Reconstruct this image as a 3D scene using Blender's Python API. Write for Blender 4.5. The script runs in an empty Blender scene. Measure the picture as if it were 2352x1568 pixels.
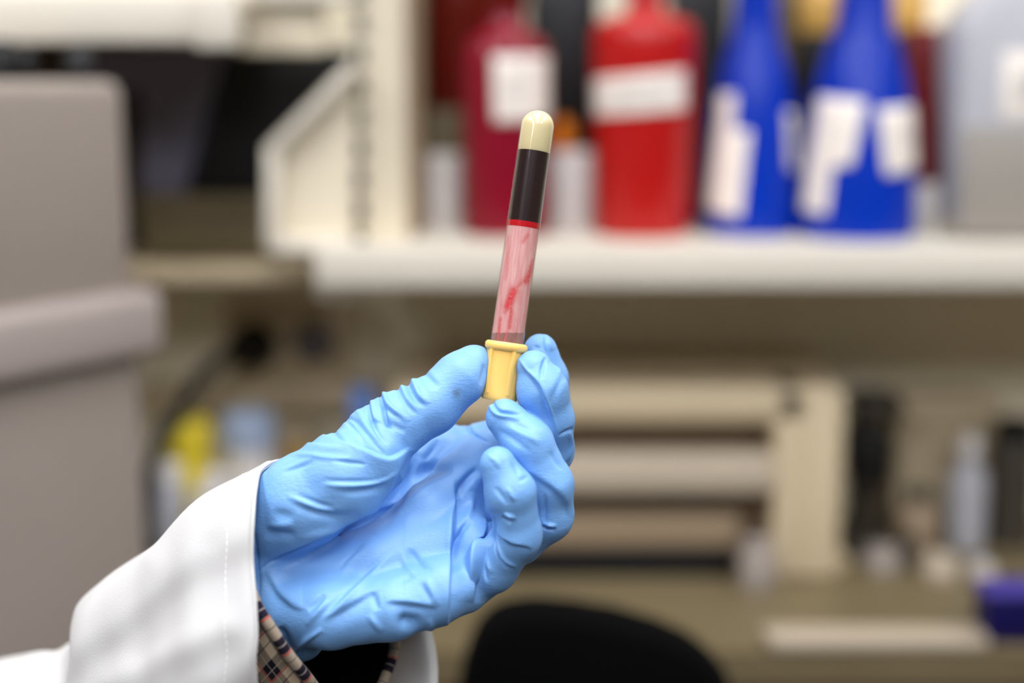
import bpy, bmesh, math, random
import numpy as np
from mathutils import Vector, Matrix

random.seed(4)
rng = np.random.default_rng(4)
SC = bpy.context.scene
COL = SC.collection

# ------------------------------------------------------------------ camera, world, exposure
W_PX, H_PX = 2352, 1568
F_PX = W_PX * 50.0 / 36.0
PITCH = math.radians(10.3)
EYE = Vector((0.0, 0.0, 1.40))
FOCUS = 0.545
cam_data = bpy.data.cameras.new('camera')
cam_data.lens = 50
cam_data.sensor_width = 36
cam_data.clip_start = 0.02
cam_data.dof.use_dof = True
cam_data.dof.focus_distance = FOCUS - 0.004
cam_data.dof.aperture_fstop = 2.6
cam = bpy.data.objects.new('camera', cam_data)
COL.objects.link(cam)
cam.location = EYE
cam.rotation_euler = (math.radians(90) - PITCH, 0, 0)
SC.camera = cam
ROT = cam.rotation_euler.to_matrix()

world = bpy.data.worlds.new('world')
SC.world = world
world.use_nodes = True
world.node_tree.nodes['Background'].inputs[0].default_value = (0.95, 0.93, 0.88, 1)
world.node_tree.nodes['Background'].inputs[1].default_value = 0.25
SC.view_settings.view_transform = 'Standard'
SC.view_settings.look = 'None'
SC.view_settings.gamma = 1.0
SC.view_settings.use_curve_mapping = False
SC.view_settings.exposure = 0.0
SC.cycles.use_denoising = True
SC.cycles.max_bounces = 8
SC.cycles.transparent_max_bounces = 12
SC.cycles.sample_clamp_indirect = 6.0
LAMP = 12.0          # emission of the ceiling diffusers


def P(px, py, d):
    """point seen at pixel px,py at depth d (m) along the view axis"""
    v = Vector(((px - W_PX / 2) * d / F_PX, (H_PX / 2 - py) * d / F_PX, -d))
    return EYE + ROT @ v


def atY(px, py, Y):
    """point of the vertical plane y = Y seen at pixel"""
    v = ROT @ Vector(((px - W_PX / 2) / F_PX, (H_PX / 2 - py) / F_PX, -1))
    return EYE + v * ((Y - EYE.y) / v.y)


def atZ(px, py, Z):
    v = ROT @ Vector(((px - W_PX / 2) / F_PX, (H_PX / 2 - py) / F_PX, -1))
    return EYE + v * ((Z - EYE.z) / v.z)


# ------------------------------------------------------------------ materials
def s2l(c):
    return tuple((x / 255 / 12.92) if x / 255 <= 0.04045 else ((x / 255 + 0.055) / 1.055) ** 2.4 for x in c)


def mat(name, rgb, rough=0.5, spec=0.5, var=0.06, vscale=6.0, bump=0.0, bscale=60.0, metal=0.0, trans=0.0,
        sss=0.0, coat=0.0, sheen=0.0, ior=1.45):
    m = bpy.data.materials.new(name)
    m.use_nodes = True
    nt = m.node_tree
    b = nt.nodes['Principled BSDF']
    c = s2l(rgb)
    tc = nt.nodes.new('ShaderNodeTexCoord')
    n = nt.nodes.new('ShaderNodeTexNoise')
    n.inputs['Scale'].default_value = vscale
    n.inputs['Detail'].default_value = 4
    nt.links.new(tc.outputs['Object'], n.inputs['Vector'])
    r = nt.nodes.new('ShaderNodeValToRGB')
    r.color_ramp.elements[0].position = 0.3
    r.color_ramp.elements[1].position = 0.7
    r.color_ramp.elements[0].color = tuple(max(0, x * (1 - var)) for x in c) + (1,)
    r.color_ramp.elements[1].color = tuple(min(1, x * (1 + var)) for x in c) + (1,)
    nt.links.new(n.outputs['Fac'], r.inputs['Fac'])
    nt.links.new(r.outputs['Color'], b.inputs['Base Color'])
    b.inputs['Roughness'].default_value = rough
    b.inputs['Specular IOR Level'].default_value = spec
    b.inputs['Metallic'].default_value = metal
    b.inputs['Transmission Weight'].default_value = trans
    b.inputs['IOR'].default_value = ior
    b.inputs['Coat Weight'].default_value = coat
    b.inputs['Sheen Weight'].default_value = sheen
    if sss:
        b.inputs['Subsurface Weight'].default_value = sss
        b.inputs['Subsurface Radius'].default_value = (0.3, 0.6, 1.0)
        b.inputs['Subsurface Scale'].default_value = 0.004
    if bump:
        n2 = nt.nodes.new('ShaderNodeTexNoise')
        n2.inputs['Scale'].default_value = bscale
        n2.inputs['Detail'].default_value = 3
        nt.links.new(tc.outputs['Object'], n2.inputs['Vector'])
        bp = nt.nodes.new('ShaderNodeBump')
        bp.inputs['Strength'].default_value = bump
        bp.inputs['Distance'].default_value = 0.001
        nt.links.new(n2.outputs['Fac'], bp.inputs['Height'])
        nt.links.new(bp.outputs['Normal'], b.inputs['Normal'])
    return m


# ------------------------------------------------------------------ object helpers
def anc(parent):
    v = Vector((0, 0, 0))
    while parent is not None:
        v += parent.location
        parent = parent.parent
    return v


def link(name, me, material, parent, origin):
    o = bpy.data.objects.new(name, me)
    COL.objects.link(o)
    if parent is not None:
        o.parent = parent
        o.location = origin - anc(parent)
    else:
        o.location = origin
    if material is not None and not me.materials:
        me.materials.append(material)
    return o


def mk(name, verts, faces, material, parent=None, smooth=False, origin=None):
    """one mesh object from world-space vertices"""
    V = np.asarray(verts, dtype=float)
    if origin is None:
        origin = Vector(((V[:, 0].min() + V[:, 0].max()) / 2, (V[:, 1].min() + V[:, 1].max()) / 2, V[:, 2].min()))
    V = V - np.array(origin)
    me = bpy.data.meshes.new(name)
    me.from_pydata([tuple(v) for v in V], [], [tuple(int(i) for i in f) for f in faces])
    me.update()
    if smooth:
        me.polygons.foreach_set('use_smooth', [True] * len(me.polygons))
    return link(name, me, material, parent, Vector(origin))


def thing(name, label, cat, loc, group=None):
    o = bpy.data.objects.new(name, None)
    COL.objects.link(o)
    o.empty_display_size = 0.02
    o.location = loc
    o['label'] = label
    o['category'] = cat
    if group:
        o['group'] = group
    return o


def tag(o, label, cat, group=None):
    o['label'] = label
    o['category'] = cat
    if group:
        o['group'] = group
    return o


def struct(o):
    o['kind'] = 'structure'
    return o


def box(name, lo, hi, material, parent=None, bevel=0.0, seg=2):
    lo, hi = Vector(lo), Vector(hi)
    bm = bmesh.new()
    bmesh.ops.create_cube(bm, size=1)
    for v in bm.verts:
        v.co = Vector(((lo.x + hi.x) / 2 + v.co.x * (hi.x - lo.x), (lo.y + hi.y) / 2 + v.co.y * (hi.y - lo.y),
                       (lo.z + hi.z) / 2 + v.co.z * (hi.z - lo.z)))
    if bevel:
        bevel = min(bevel, 0.45 * min(abs(hi.x - lo.x), abs(hi.y - lo.y), abs(hi.z - lo.z)))
        bmesh.ops.bevel(bm, geom=bm.edges[:], offset=bevel, segments=seg, affect='EDGES', profile=0.5)
    bm.verts.index_update()
    vs = [tuple(v.co) for v in bm.verts]
    fs = [[v.index for v in f.verts] for f in bm.faces]
    bm.free()
    o = mk(name, vs, fs, material, parent)
    if bevel:
        o.data.polygons.foreach_set('use_smooth', [True] * len(o.data.polygons))
        try:
            o.data.set_sharp_from_angle(angle=math.radians(40))
        except Exception:
            pass
    return o


def rect(x0, y0, x1, y1, Y):
    xm, ym = (x0 + x1) / 2, (y0 + y1) / 2
    return atY(x0, ym, Y).x, atY(xm, y1, Y).z, atY(x1, ym, Y).x, atY(xm, y0, Y).z


def pbox(name, x0, y0, x1, y1, Y, thick, material, parent=None, bevel=0.003, z0=None):
    a, b, c, d = rect(x0, y0, x1, y1, Y)
    if z0 is not None:
        b = z0
    return box(name, (a, Y, b), (c, Y + thick, d), material, parent, bevel)


def prism(name, pts, Y, thick, material, parent=None, bevel=0.0):
    """polygon given by pixels on the plane y = Y, extruded back by thick"""
    front = [atY(px, py, Y) for px, py in pts]
    bm = bmesh.new()
    vf = [bm.verts.new(p) for p in front]
    vb = [bm.verts.new(p + Vector((0, thick, 0))) for p in front]
    n = len(front)
    bm.faces.new(vf)
    bm.faces.new(list(reversed(vb)))
    for i in range(n):
        bm.faces.new((vf[i], vb[i], vb[(i + 1) % n], vf[(i + 1) % n]))
    bmesh.ops.recalc_face_normals(bm, faces=bm.faces[:])
    if bevel:
        bmesh.ops.bevel(bm, geom=bm.edges[:], offset=bevel, segments=3, affect='EDGES', profile=0.5)
    bm.verts.index_update()
    vs = [tuple(v.co) for v in bm.verts]
    fs = [[v.index for v in f.verts] for f in bm.faces]
    bm.free()
    o = mk(name, vs, fs, material, parent)
    o.data.polygons.foreach_set('use_smooth', [True] * len(o.data.polygons))
    try:
        o.data.set_sharp_from_angle(angle=math.radians(35))
    except Exception:
        pass
    return o


def lathe(name, prof, base, material, parent=None, n=48, axis=None, cap=True, square=0.0):
    """prof: (radius, height) pairs; axis: unit vector (default up)"""
    ax = Vector((0, 0, 1)) if axis is None else Vector(axis).normalized()
    u = ax.orthogonal().normalized()
    w = ax.cross(u)
    vs, fs = [], []
    for r, h in prof:
        for k in range(n):
            a = 2 * math.pi * k / n
            rr = r
            if square:
                ca, sa = abs(math.cos(a)), abs(math.sin(a))
                p = 2 + square
                rr = r / ((ca ** p + sa ** p) ** (1 / p))
            vs.append(tuple(Vector(base) + ax * h + (u * math.cos(a) + w * math.sin(a)) * rr))
    for i in range(len(prof) - 1):
        for k in range(n):
            k2 = (k + 1) % n
            fs.append((i * n + k, i * n + k2, (i + 1) * n + k2, (i + 1) * n + k))
    if cap:
        fs.append(tuple(range(n - 1, -1, -1)))
        fs.append(tuple(range((len(prof) - 1) * n, len(prof) * n)))
    o = mk(name, vs, fs, material, parent, smooth=True, origin=Vector(base))
    try:
        o.data.set_sharp_from_angle(angle=math.radians(50))
    except Exception:
        pass
    return o


def tube(name, pts, r, material, parent=None, n=16):
    """round tube through world points (Catmull-Rom)"""
    pts = [Vector(p) for p in pts]
    dense = []
    for i in range(len(pts) - 1):
        p0, p1, p2, p3 = pts[max(i - 1, 0)], pts[i], pts[i + 1], pts[min(i + 2, len(pts) - 1)]
        for k in range(10):
            t = k / 10
            dense.append(0.5 * ((2 * p1) + (p2 - p0) * t + (2 * p0 - 5 * p1 + 4 * p2 - p3) * t * t + (3 * p1 - p0 - 3 * p2 + p3) * t ** 3))
    dense.append(pts[-1])
    vs, fs = [], []
    up = Vector((0.3, 0.9, 0.2)).normalized()
    for i, p in enumerate(dense):
        d = (dense[min(i + 1, len(dense) - 1)] - dense[max(i - 1, 0)]).normalized()
        u = d.cross(up).normalized()
        w = d.cross(u)
        rr = r(i / (len(dense) - 1)) if callable(r) else r
        for k in range(n):
            a = 2 * math.pi * k / n
            vs.append(tuple(p + (u * math.cos(a) + w * math.sin(a)) * rr))
    for i in range(len(dense) - 1):
        for k in range(n):
            k2 = (k + 1) % n
            fs.append((i * n + k, i * n + k2, (i + 1) * n + k2, (i + 1) * n + k))
    fs.append(tuple(range(n - 1, -1, -1)))
    fs.append(tuple(range((len(dense) - 1) * n, len(dense) * n)))
    return mk(name, vs, fs, material, parent, smooth=True)


M = {}
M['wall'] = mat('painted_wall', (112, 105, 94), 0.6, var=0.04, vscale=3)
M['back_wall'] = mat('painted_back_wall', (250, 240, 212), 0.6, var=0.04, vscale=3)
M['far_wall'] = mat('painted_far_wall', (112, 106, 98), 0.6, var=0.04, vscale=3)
M['floor'] = mat('vinyl_floor', (64, 62, 58), 0.4, var=0.1, vscale=8)
M['ceiling'] = mat('ceiling_paint', (190, 187, 180), 0.7, var=0.03)
M['cream'] = mat('cream_laminate', (214, 206, 189), 0.35, var=0.02)
M['cream_metal'] = mat('cream_powder_coat', (226, 214, 188), 0.4, var=0.03)
M['beige'] = mat('beige_plastic', (206, 188, 154), 0.4, var=0.03)
M['taupe'] = mat('taupe_plastic', (150, 130, 104), 0.45, var=0.05)
M['bench'] = mat('bench_laminate', (110, 97, 70), 0.4, var=0.05, vscale=14)
M['grey'] = mat('grey_enamel', (154, 143, 134), 0.35, var=0.03)
M['grey_band'] = mat('grey_trim_enamel', (170, 158, 151), 0.35, var=0.03)
M['charcoal'] = mat('charcoal_plastic', (108, 105, 120), 0.5)
M['black'] = mat('black_plastic', (9, 8, 9), 0.45)
M['fabric'] = mat('black_upholstery', (1, 1, 1), 0.95, spec=0.1, bump=0.3, bscale=400)
M['rubber'] = mat('black_cable_rubber', (7, 6, 5), 0.5)
M['olive'] = mat('olive_card', (96, 84, 58), 0.6)
M['board'] = mat('dark_brown_board', (58, 48, 36), 0.6)  # brown tone standing for wall in shadow
M['maroon'] = mat('dark_maroon_card', (116, 5, 7), 0.5)
M['white'] = mat('white_plastic', (232, 226, 220), 0.4, var=0.03)
M['paper'] = mat('label_paper', (238, 228, 216), 0.6, var=0.05, vscale=40)
M['ink'] = mat('grey_ink', (196, 188, 180), 0.7)
M['red'] = mat('red_polyethylene', (178, 20, 18), 0.3, var=0.05, sss=0.1)
M['crimson'] = mat('crimson_polyethylene', (126, 0, 30), 0.3, var=0.06, sss=0.1)
M['red_cap'] = mat('red_cap_plastic', (190, 20, 12), 0.35)
M['blue'] = mat('blue_polyethylene', (0, 46, 164), 0.28, spec=0.35, var=0.06)
M['amber'] = mat('amber_glass', (92, 18, 8), 0.15, var=0.1)
M['orange'] = mat('orange_cap_plastic', (235, 130, 10), 0.4)
M['tan'] = mat('tan_cap_plastic', (205, 160, 78), 0.45)
M['clear'] = mat('frosted_polypropylene', (182, 182, 186), 0.45, var=0.03, sss=0.2)
M['liquid'] = mat('grey_liquid', (150, 143, 134), 0.4)
M['yellow'] = mat('yellow_plastic', (232, 208, 50), 0.4)
M['paleblue'] = mat('pale_blue_plastic', (170, 186, 210), 0.4)
M['skyblue'] = mat('sky_blue_plastic', (112, 150, 220), 0.4)
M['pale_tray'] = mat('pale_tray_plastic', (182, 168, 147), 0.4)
M['greyknob'] = mat('grey_socket_plastic', (104, 98, 98), 0.5)
M['navy'] = mat('navy_plastic', (12, 6, 66), 0.35)
M['navy_lid'] = mat('violet_blue_lid_plastic', (70, 60, 140), 0.3)
M['darkgrey'] = mat('dark_grey_metal', (62, 56, 46), 0.45)
M['steel'] = mat('brushed_steel', (170, 165, 158), 0.35, metal=0.8)
M['yellow_cap'] = mat('yellow_stopper_plastic', (255, 205, 112), 0.35, spec=0.5, var=0.02, sss=0.25)
M['coat'] = mat('white_coat_cotton', (203, 201, 198), 0.85, spec=0.2, var=0.015, vscale=60, bump=0.1, bscale=1500, sheen=0.1)
M['seam'] = mat('white_coat_thread', (238, 234, 226), 0.8, spec=0.2)


def emit(name, rgb, strength):
    m = bpy.data.materials.new(name)
    m.use_nodes = True
    nt = m.node_tree
    nt.nodes.remove(nt.nodes['Principled BSDF'])
    e = nt.nodes.new('ShaderNodeEmission')
    e.inputs[0].default_value = s2l(rgb) + (1,)
    e.inputs[1].default_value = strength
    nt.links.new(e.outputs[0], nt.nodes['Material Output'].inputs[0])
    return m


M['lamp'] = emit('lamp_diffuser', (246, 248, 255), LAMP)

# ------------------------------------------------------------------ room shell
WALL_Y = 1.46
BENCH_Z = EYE.z - 0.4537
struct(box('floor', (-2.6, -3.4, -0.1), (2.6, WALL_Y + 0.1, 0), M['floor']))
struct(box('ceiling', (-2.6, -3.4, 2.75), (2.6, WALL_Y + 0.1, 2.85), M['ceiling']))
struct(box('wall_back', (-2.6, WALL_Y, 0), (2.6, WALL_Y + 0.1, 2.75), M['back_wall']))
struct(box('wall_left', (-2.7, -3.4, 0), (-2.6, WALL_Y + 0.1, 2.75), M['wall']))
struct(box('wall_right', (2.6, -3.4, 0), (2.7, WALL_Y + 0.1, 2.75), M['wall']))
struct(box('wall_front', (-2.6, -3.5, 0), (2.6, -3.4, 2.75), M['far_wall']))

for k, (x, ya, yb, q) in enumerate(((-1.25, -0.38, 0.88, 'left of three over the bench'), (0.0, -0.38, 0.88, 'middle of three over the bench'),
                                  (1.25, -0.38, 0.88, 'right of three over the bench'), (-1.25, -2.1, -0.84, 'left of three over the aisle behind the viewer'),
                                  (0.0, -2.1, -0.84, 'middle of three over the aisle behind the viewer'),
                                  (1.25, -2.1, -0.84, 'right of three over the aisle behind the viewer'))):
    t = thing('ceiling_light', 'white rectangular fluorescent ceiling light, ' + q, 'light', (x, (ya + yb) / 2, 2.75), 'fluorescent ceiling lights')
    box('frame', (x - 0.31, ya, 2.70), (x + 0.31, yb, 2.75), M['white'], t, 0.004)
    box('diffuser', (x - 0.29, ya + 0.02, 2.694), (x + 0.29, yb - 0.02, 2.702), M['lamp'], t)

# ------------------------------------------------------------------ shelving on the right
SH_Y = 1.20
a, zb, c, zt = rect(722, 566, 2352, 662, SH_Y)
t = thing('wall_shelf', 'long cream shelf with deep front lip carrying the red and blue bottles', 'shelf', ((a + 1.2) / 2, SH_Y, zb))
xr = 1.25
box('board', (a, SH_Y + 0.004, zt - 0.022), (xr, WALL_Y - 0.001, zt), M['cream'], t, 0.002)
box('front_lip', (a, SH_Y, zb), (xr, SH_Y + 0.014, zt), M['cream'], t, 0.004)
pbox('end_bracket', 724, 572, 836, 688, SH_Y + 0.015, 0.03, M['cream'], t, 0.006)
SHELF_Z = zt
# end plate with a folded rim, bolted to the slotted upright
UP_Y = 1.34
t = thing('shelf_end_plate', 'cream metal shelf end plate with sloped corner and folded rim beside the slotted upright', 'shelf bracket', atY(720, 575, UP_Y - 0.1))
outer = [(812, 134), (608, 338), (608, 566), (626, 584), (812, 584)]
inner = [(812, 176), (640, 352), (640, 538), (652, 548), (812, 548)]
prism('plate', outer, 1.235, 0.006, M['cream_metal'], t)
for (p, q, p2, q2) in [(outer[i], outer[i + 1], inner[i], inner[i + 1]) for i in range(4)]:
    prism('rim', [p, q, q2, p2], 1.214, 0.021, M['cream'], t, 0.003)
t = thing('shelf_upright', 'cream vertical shelf upright with a column of slots between the two shelf runs', 'upright', atY(880, 600, UP_Y))
aa, _, cc, _ = rect(813, 300, 932, 400, 1.25)
box('post', (aa, 1.25, SHELF_Z - 0.03), (cc, WALL_Y - 0.001, 2.2), M['cream_metal'], t, 0.003)
aa2, _, cc2, _ = rect(930, 300, 968, 400, 1.30)
box('channel', (aa2, 1.30, SHELF_Z - 0.03), (cc2, WALL_Y - 0.001, 2.2), M['taupe'], t, 0.002)
for k in range(9):
    y0 = -40 + k * 72
    s = pbox('slot', 817, y0, 838, y0 + 40, 1.245, 0.012, M['darkgrey'], t, 0.001)

# ------------------------------------------------------------------ shelf run on the left
t = thing('upper_shelf', 'cream shelf with thick front edge high above the grey cabinet', 'shelf', atY(200, 100, 1.18))
pbox('front_lip', -700, -20, 541, 98, 1.18, 0.016, M['cream'], t, 0.004)
a, zb, c, zt = rect(-700, -20, 541, 98, 1.18)
box('board', (a, 1.195, zt - 0.02), (c, WALL_Y - 0.001, zt), M['cream_metal'], t, 0.002)
pbox('end_cap', 440, -24, 546, 112, 1.172, 0.03, M['cream'], t, 0.005)
pbox('side_bracket', 540, -30, 742, 122, 1.26, 0.02, M['cream_metal'], t, 0.004)
pbox('bracket_rim', 545, -40, 812, 8, 1.245, 0.02, M['cream'], t, 0.004)

# ledge under it with the stored items
LED_Y = 1.29
a, zb, c, zt = rect(-300, 612, 716, 652, LED_Y)
o = box('wall_ledge', (a, LED_Y, zb), (c, WALL_Y - 0.001, zt), M['beige'], None, 0.004)
tag(o, 'narrow beige wall ledge below the dark olive box, left of the shelf', 'ledge')
LEDGE_Z = zt
a, zb, c, zt = rect(322, 452, 640, 600, 1.33)
t = thing('storage_box', 'dark olive flat storage box on the narrow beige ledge', 'box', ((a + c) / 2, 1.33, LEDGE_Z))
box('body', (a, 1.33, LEDGE_Z), (c, WALL_Y - 0.002, zt - 0.018), M['olive'], t, 0.003)
box('lid', (a - 0.002, 1.327, zt - 0.018), (c + 0.002, WALL_Y - 0.001, zt), M['olive'], t, 0.003)
OB_Z = zt
o = pbox('brown_board', -260, 96, 318, 590, 1.425, 0.03, M['board'], None, 0.002, z0=LEDGE_Z)  # dark board added to paint the shadowed wall above the cabinet
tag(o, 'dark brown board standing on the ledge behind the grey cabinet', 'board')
p = prism('black_file_box', [(532, 112), (830, 112), (830, 447), (428, 447)], 1.36, 0.07, M['black'], None, 0.004)
tag(p, 'black slanted file box standing on the olive storage box', 'file box')
p = prism('charcoal_case', [(206, 100), (528, 106), (424, 447), (322, 447), (322, 210), (206, 210)], 1.375, 0.06, M['charcoal'], None, 0.004)
tag(p, 'charcoal equipment case leaning beside the black slanted file box', 'case')
# ------------------------------------------------------------------ grey cabinet at the left
def at_depth_xy(px, d):
    q = P(px, 650, d)
    return q.x, q.y


B = P(322, 650, 1.15)
A = P(0, 700, 1.04)
dirv = Vector((A.x - B.x, A.y - B.y, 0)).normalized()
A2 = B + dirv * 0.9
nrm = Vector((dirv.y, -dirv.x, 0))
if nrm.x < 0 and nrm.y > 0:
    pass
if (Vector((EYE.x, EYE.y, 0)) - Vector((B.x, B.y, 0))).dot(nrm) < 0:
    nrm = -nrm


def ybox(name, s0, s1, z0, z1, d0, d1, material, parent, bevel=0.01):
    """box along the cabinet face: s along the face from the right edge, d outwards"""
    bm = bmesh.new()
    bmesh.ops.create_cube(bm, size=1)
    for v in bm.verts:
        s = s0 + (v.co.x + 0.5) * (s1 - s0)
        d = d0 + (v.co.y + 0.5) * (d1 - d0)
        z = z0 + (v.co.z + 0.5) * (z1 - z0)
        p = Vector((B.x, B.y, 0)) + dirv * s + nrm * d
        v.co = Vector((p.x, p.y, z))
    bmesh.ops.recalc_face_normals(bm, faces=bm.faces[:])
    bmesh.ops.bevel(bm, geom=bm.edges[:], offset=bevel, segments=4, affect='EDGES', profile=0.5)
    bm.verts.index_update()
    vs = [tuple(v.co) for v in bm.verts]
    fs = [[v.index for v in f.verts] for f in bm.faces]
    bm.free()
    o = mk(name, vs, fs, material, parent, smooth=True)
    try:
        o.data.set_sharp_from_angle(angle=math.radians(40))
    except Exception:
        pass
    return o


zl1 = EYE.z - 0.163
zl0 = EYE.z - 0.2185
ztop = EYE.z + 0.002
t = thing('lab_freezer', 'large light grey laboratory cabinet with a raised band around its lid', 'cabinet', (B.x + dirv.x * .3, B.y + dirv.y * .3, 0))
ybox('lid', 0.004, 0.9, zl1 - 0.01, ztop, -0.13, 0.0, M['grey'], t, 0.012)
ybox('raised_band', -0.014, 0.9, zl0, zl1, -0.13, 0.016, M['grey_band'], t, 0.012)
ybox('body', 0.0, 0.9, 0.03, zl0 + 0.004, -0.13, 0.0, M['grey'], t, 0.012)
ybox('plinth', 0.02, 0.88, 0.0, 0.035, -0.12, -0.02, M['black'], t, 0.004)

for k, (pxc, r, hh) in enumerate(((8, 0.010, 0.030), (58, 0.0085, 0.028), (188, 0.0125, 0.028))):
    best = min((i_ * 0.002 for i_ in range(400)), key=lambda s_: abs(
        (lambda v: (v.x / v.z * -F_PX + W_PX / 2))(ROT.transposed() @ (Vector((B.x, B.y, ztop)) + dirv * s_ - nrm * 0.05 - EYE)) - pxc))
    b0 = Vector((B.x, B.y, ztop)) + dirv * best - nrm * 0.05
    q = lathe('black_container', [(r * 0.9, 0), (r, 0.003), (r, hh * 0.75), (r * 0.75, hh * 0.85), (r * 0.75, hh)], b0, M['black'])
    tag(q, ['small black container at the edge of the view on the grey cabinet', 'slim black container between its two companions on the grey cabinet',
            'widest black container on the grey cabinet beside the charcoal case'][k], 'container', 'black containers on top of the grey cabinet')

# ------------------------------------------------------------------ socket plate, plug and cable on the wall
t = thing('socket_plate', 'beige double socket plate on the wall under the shelf', 'socket', atY(650, 880, WALL_Y - 0.012))
pbox('plate', 520, 690, 800, 882, WALL_Y - 0.012, 0.0118, M['beige'], t, 0.004)
ce = atY(722, 786, WALL_Y - 0.016)
lathe('socket_ring', [(0.027, 0), (0.027, 0.006), (0.024, 0.007)], ce + Vector((0, 0.008, 0)), M['beige'], t, axis=(0, -1, 0), cap=True)
lathe('socket_face', [(0.022, 0), (0.022, 0.009), (0.0205, 0.0105)], ce + Vector((0, 0.006, 0)), M['greyknob'], t, axis=(0, -1, 0))
ce = atY(590, 790, WALL_Y - 0.012)
t = thing('power_plug', 'black round power plug with a thick black cable hanging down', 'plug', ce)
lathe('plug_body', [(0.024, 0), (0.024, 0.012), (0.020, 0.026), (0.013, 0.036)], ce, M['rubber'], t, axis=(-0.35, -1, -0.1))
tube('cable', [atY(592, 788, 1.415), atY(540, 800, 1.385), atY(475, 850, 1.35), atY(420, 930, 1.31), atY(372, 1010, 1.28), atY(346, 1100, 1.26),
               atY(337, 1180, 1.25), atY(338, 1230, 1.25), Vector((-0.325, 1.27, BENCH_Z + 0.0085))], 0.0075, M['rubber'], t)

# ------------------------------------------------------------------ bench
t = thing('lab_bench', 'long beige laboratory bench with a pale worktop along the wall', 'bench', (0.35, 1.3, 0))
BF = 1.091
xl = -0.28
outline = [(xl, BF), (1.9, BF), (1.9, WALL_Y - 0.001), (-0.37, WALL_Y - 0.001), (-0.37, 1.28), (xl, 1.14)]
vs = [(x, y, z) for z in (BENCH_Z - 0.03, BENCH_Z) for x, y in outline]
n6 = len(outline)
mk('worktop', vs, [tuple(range(n6, 2 * n6)), tuple(range(n6 - 1, -1, -1))] + [(k, (k + 1) % n6, n6 + (k + 1) % n6, n6 + k) for k in range(n6)], M['bench'], t)
box('carcass', (xl + 0.01, BF + 0.03, 0.08), (1.88, WALL_Y - 0.002, BENCH_Z - 0.03), M['taupe'], t, 0.002)
box('plinth', (xl + 0.03, BF + 0.07, 0.0), (1.86, WALL_Y - 0.01, 0.08), M['darkgrey'], t)
for k in range(5):
    x0 = xl + 0.02 + k * 0.37
    d = box('drawer_front', (x0, BF + 0.012, BENCH_Z - 0.20), (x0 + 0.355, BF + 0.031, BENCH_Z - 0.04), M['taupe'], t, 0.003)
    box('handle', (x0 + 0.11, BF - 0.008, BENCH_Z - 0.085), (x0 + 0.245, BF + 0.013, BENCH_Z - 0.07), M['steel'], d, 0.003)
    d = box('door_front', (x0, BF + 0.012, 0.10), (x0 + 0.355, BF + 0.031, BENCH_Z - 0.21), M['taupe'], t, 0.003)
    box('handle', (x0 + 0.03, BF - 0.008, BENCH_Z - 0.36), (x0 + 0.045, BF + 0.013, BENCH_Z - 0.24), M['steel'], d, 0.003)

# bench instrument behind the hand
IY = 1.262
a, zb, c, zt = rect(900, 893, 1936, 1275, IY)
t = thing('bench_instrument', 'wide beige bench instrument with recessed drawers behind the gloved hand', 'instrument', ((a + c) / 2, IY, BENCH_Z))
box('back_panel', (a, IY + 0.05, BENCH_Z), (c, WALL_Y - 0.002, zt - 0.013), M['taupe'], t, 0.002)
box('top_panel', (a, IY + 0.06, zt - 0.012), (c, WALL_Y - 0.002, zt - 0.001), M['beige'], t, 0.002)
pbox('top_rail', 900, 893, 1936, 972, IY, 0.07, M['beige'], t, 0.006)
pbox('side_frame', 1778, 893, 1846, 1278, IY, 0.06, M['beige'], t, 0.005, z0=BENCH_Z)
pbox('end_panel', 1842, 893, 1938, 1278, IY - 0.004, 0.07, M['beige'], t, 0.008, z0=BENCH_Z)
d = pbox('drawer', 900, 1052, 1782, 1136, IY - 0.006, 0.05, M['pale_tray'], t, 0.006)
d = pbox('drawer', 900, 1180, 1700, 1262, IY + 0.012, 0.04, M['taupe'], t, 0.006)
pbox('toe_space', 900, 1268, 1690, 1330, IY + 0.004, 0.05, M['black'], t, 0.002, z0=BENCH_Z)  # black block painting the shadow and dark mat below the instrument
kb = atY(1740, 1296, IY - 0.02)
kb.z = BENCH_Z
lathe('screw_pot', [(0.016, 0), (0.017, 0.003), (0.017, 0.03), (0.013, 0.036), (0.013, 0.044), (0.0, 0.045)], kb, M['grey'])
tag(bpy.context.scene.objects['screw_pot'], 'small grey pot standing at the corner of the beige bench instrument', 'pot')

o = pbox('wall_trunking', 326, 884, 895, 944, 1.425, 0.0345, M['beige'], None, 0.004)
tag(o, 'beige cable trunking along the wall behind the yellow and pale blue bottles', 'trunking')

# right-hand clutter on the bench
def stand(px, y_top, half, Y):
    b = atY(px, 1200, Y)
    z1 = atY(px, y_top, Y).z
    return Vector((b.x, Y, BENCH_Z)), half / F_PX * Y * 1.0, z1 - BENCH_Z


b, r, h = stand(1985, 905, 42, 1.36)
t = thing('tube_stand', 'dark metal upright stand with a heavy foot right of the beige instrument', 'stand', b)
box('foot', (b.x - 0.035, 1.32, BENCH_Z), (b.x + 0.035, 1.40, BENCH_Z + 0.012), M['darkgrey'], t, 0.003)
box('column', (b.x - r * 0.75, 1.35, BENCH_Z + 0.01), (b.x + r * 0.75, 1.385, BENCH_Z + h), M['darkgrey'], t, 0.004)
box('head', (b.x - r, 1.335, BENCH_Z + h - 0.02), (b.x + r * 1.6, 1.39, BENCH_Z + h), M['darkgrey'], t, 0.004)
box('clamp', (b.x - r * 1.1, 1.33, BENCH_Z + 0.07), (b.x + r * 0.9, 1.38, BENCH_Z + 0.12), M['black'], t, 0.004)
a, zb, c, zt = rect(2052, 905, 2282, 1290, 1.41)
t = thing('carton', 'beige carton with flaps standing against the wall right of the dark stand', 'box', ((a + c) / 2, 1.41, BENCH_Z))
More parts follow.
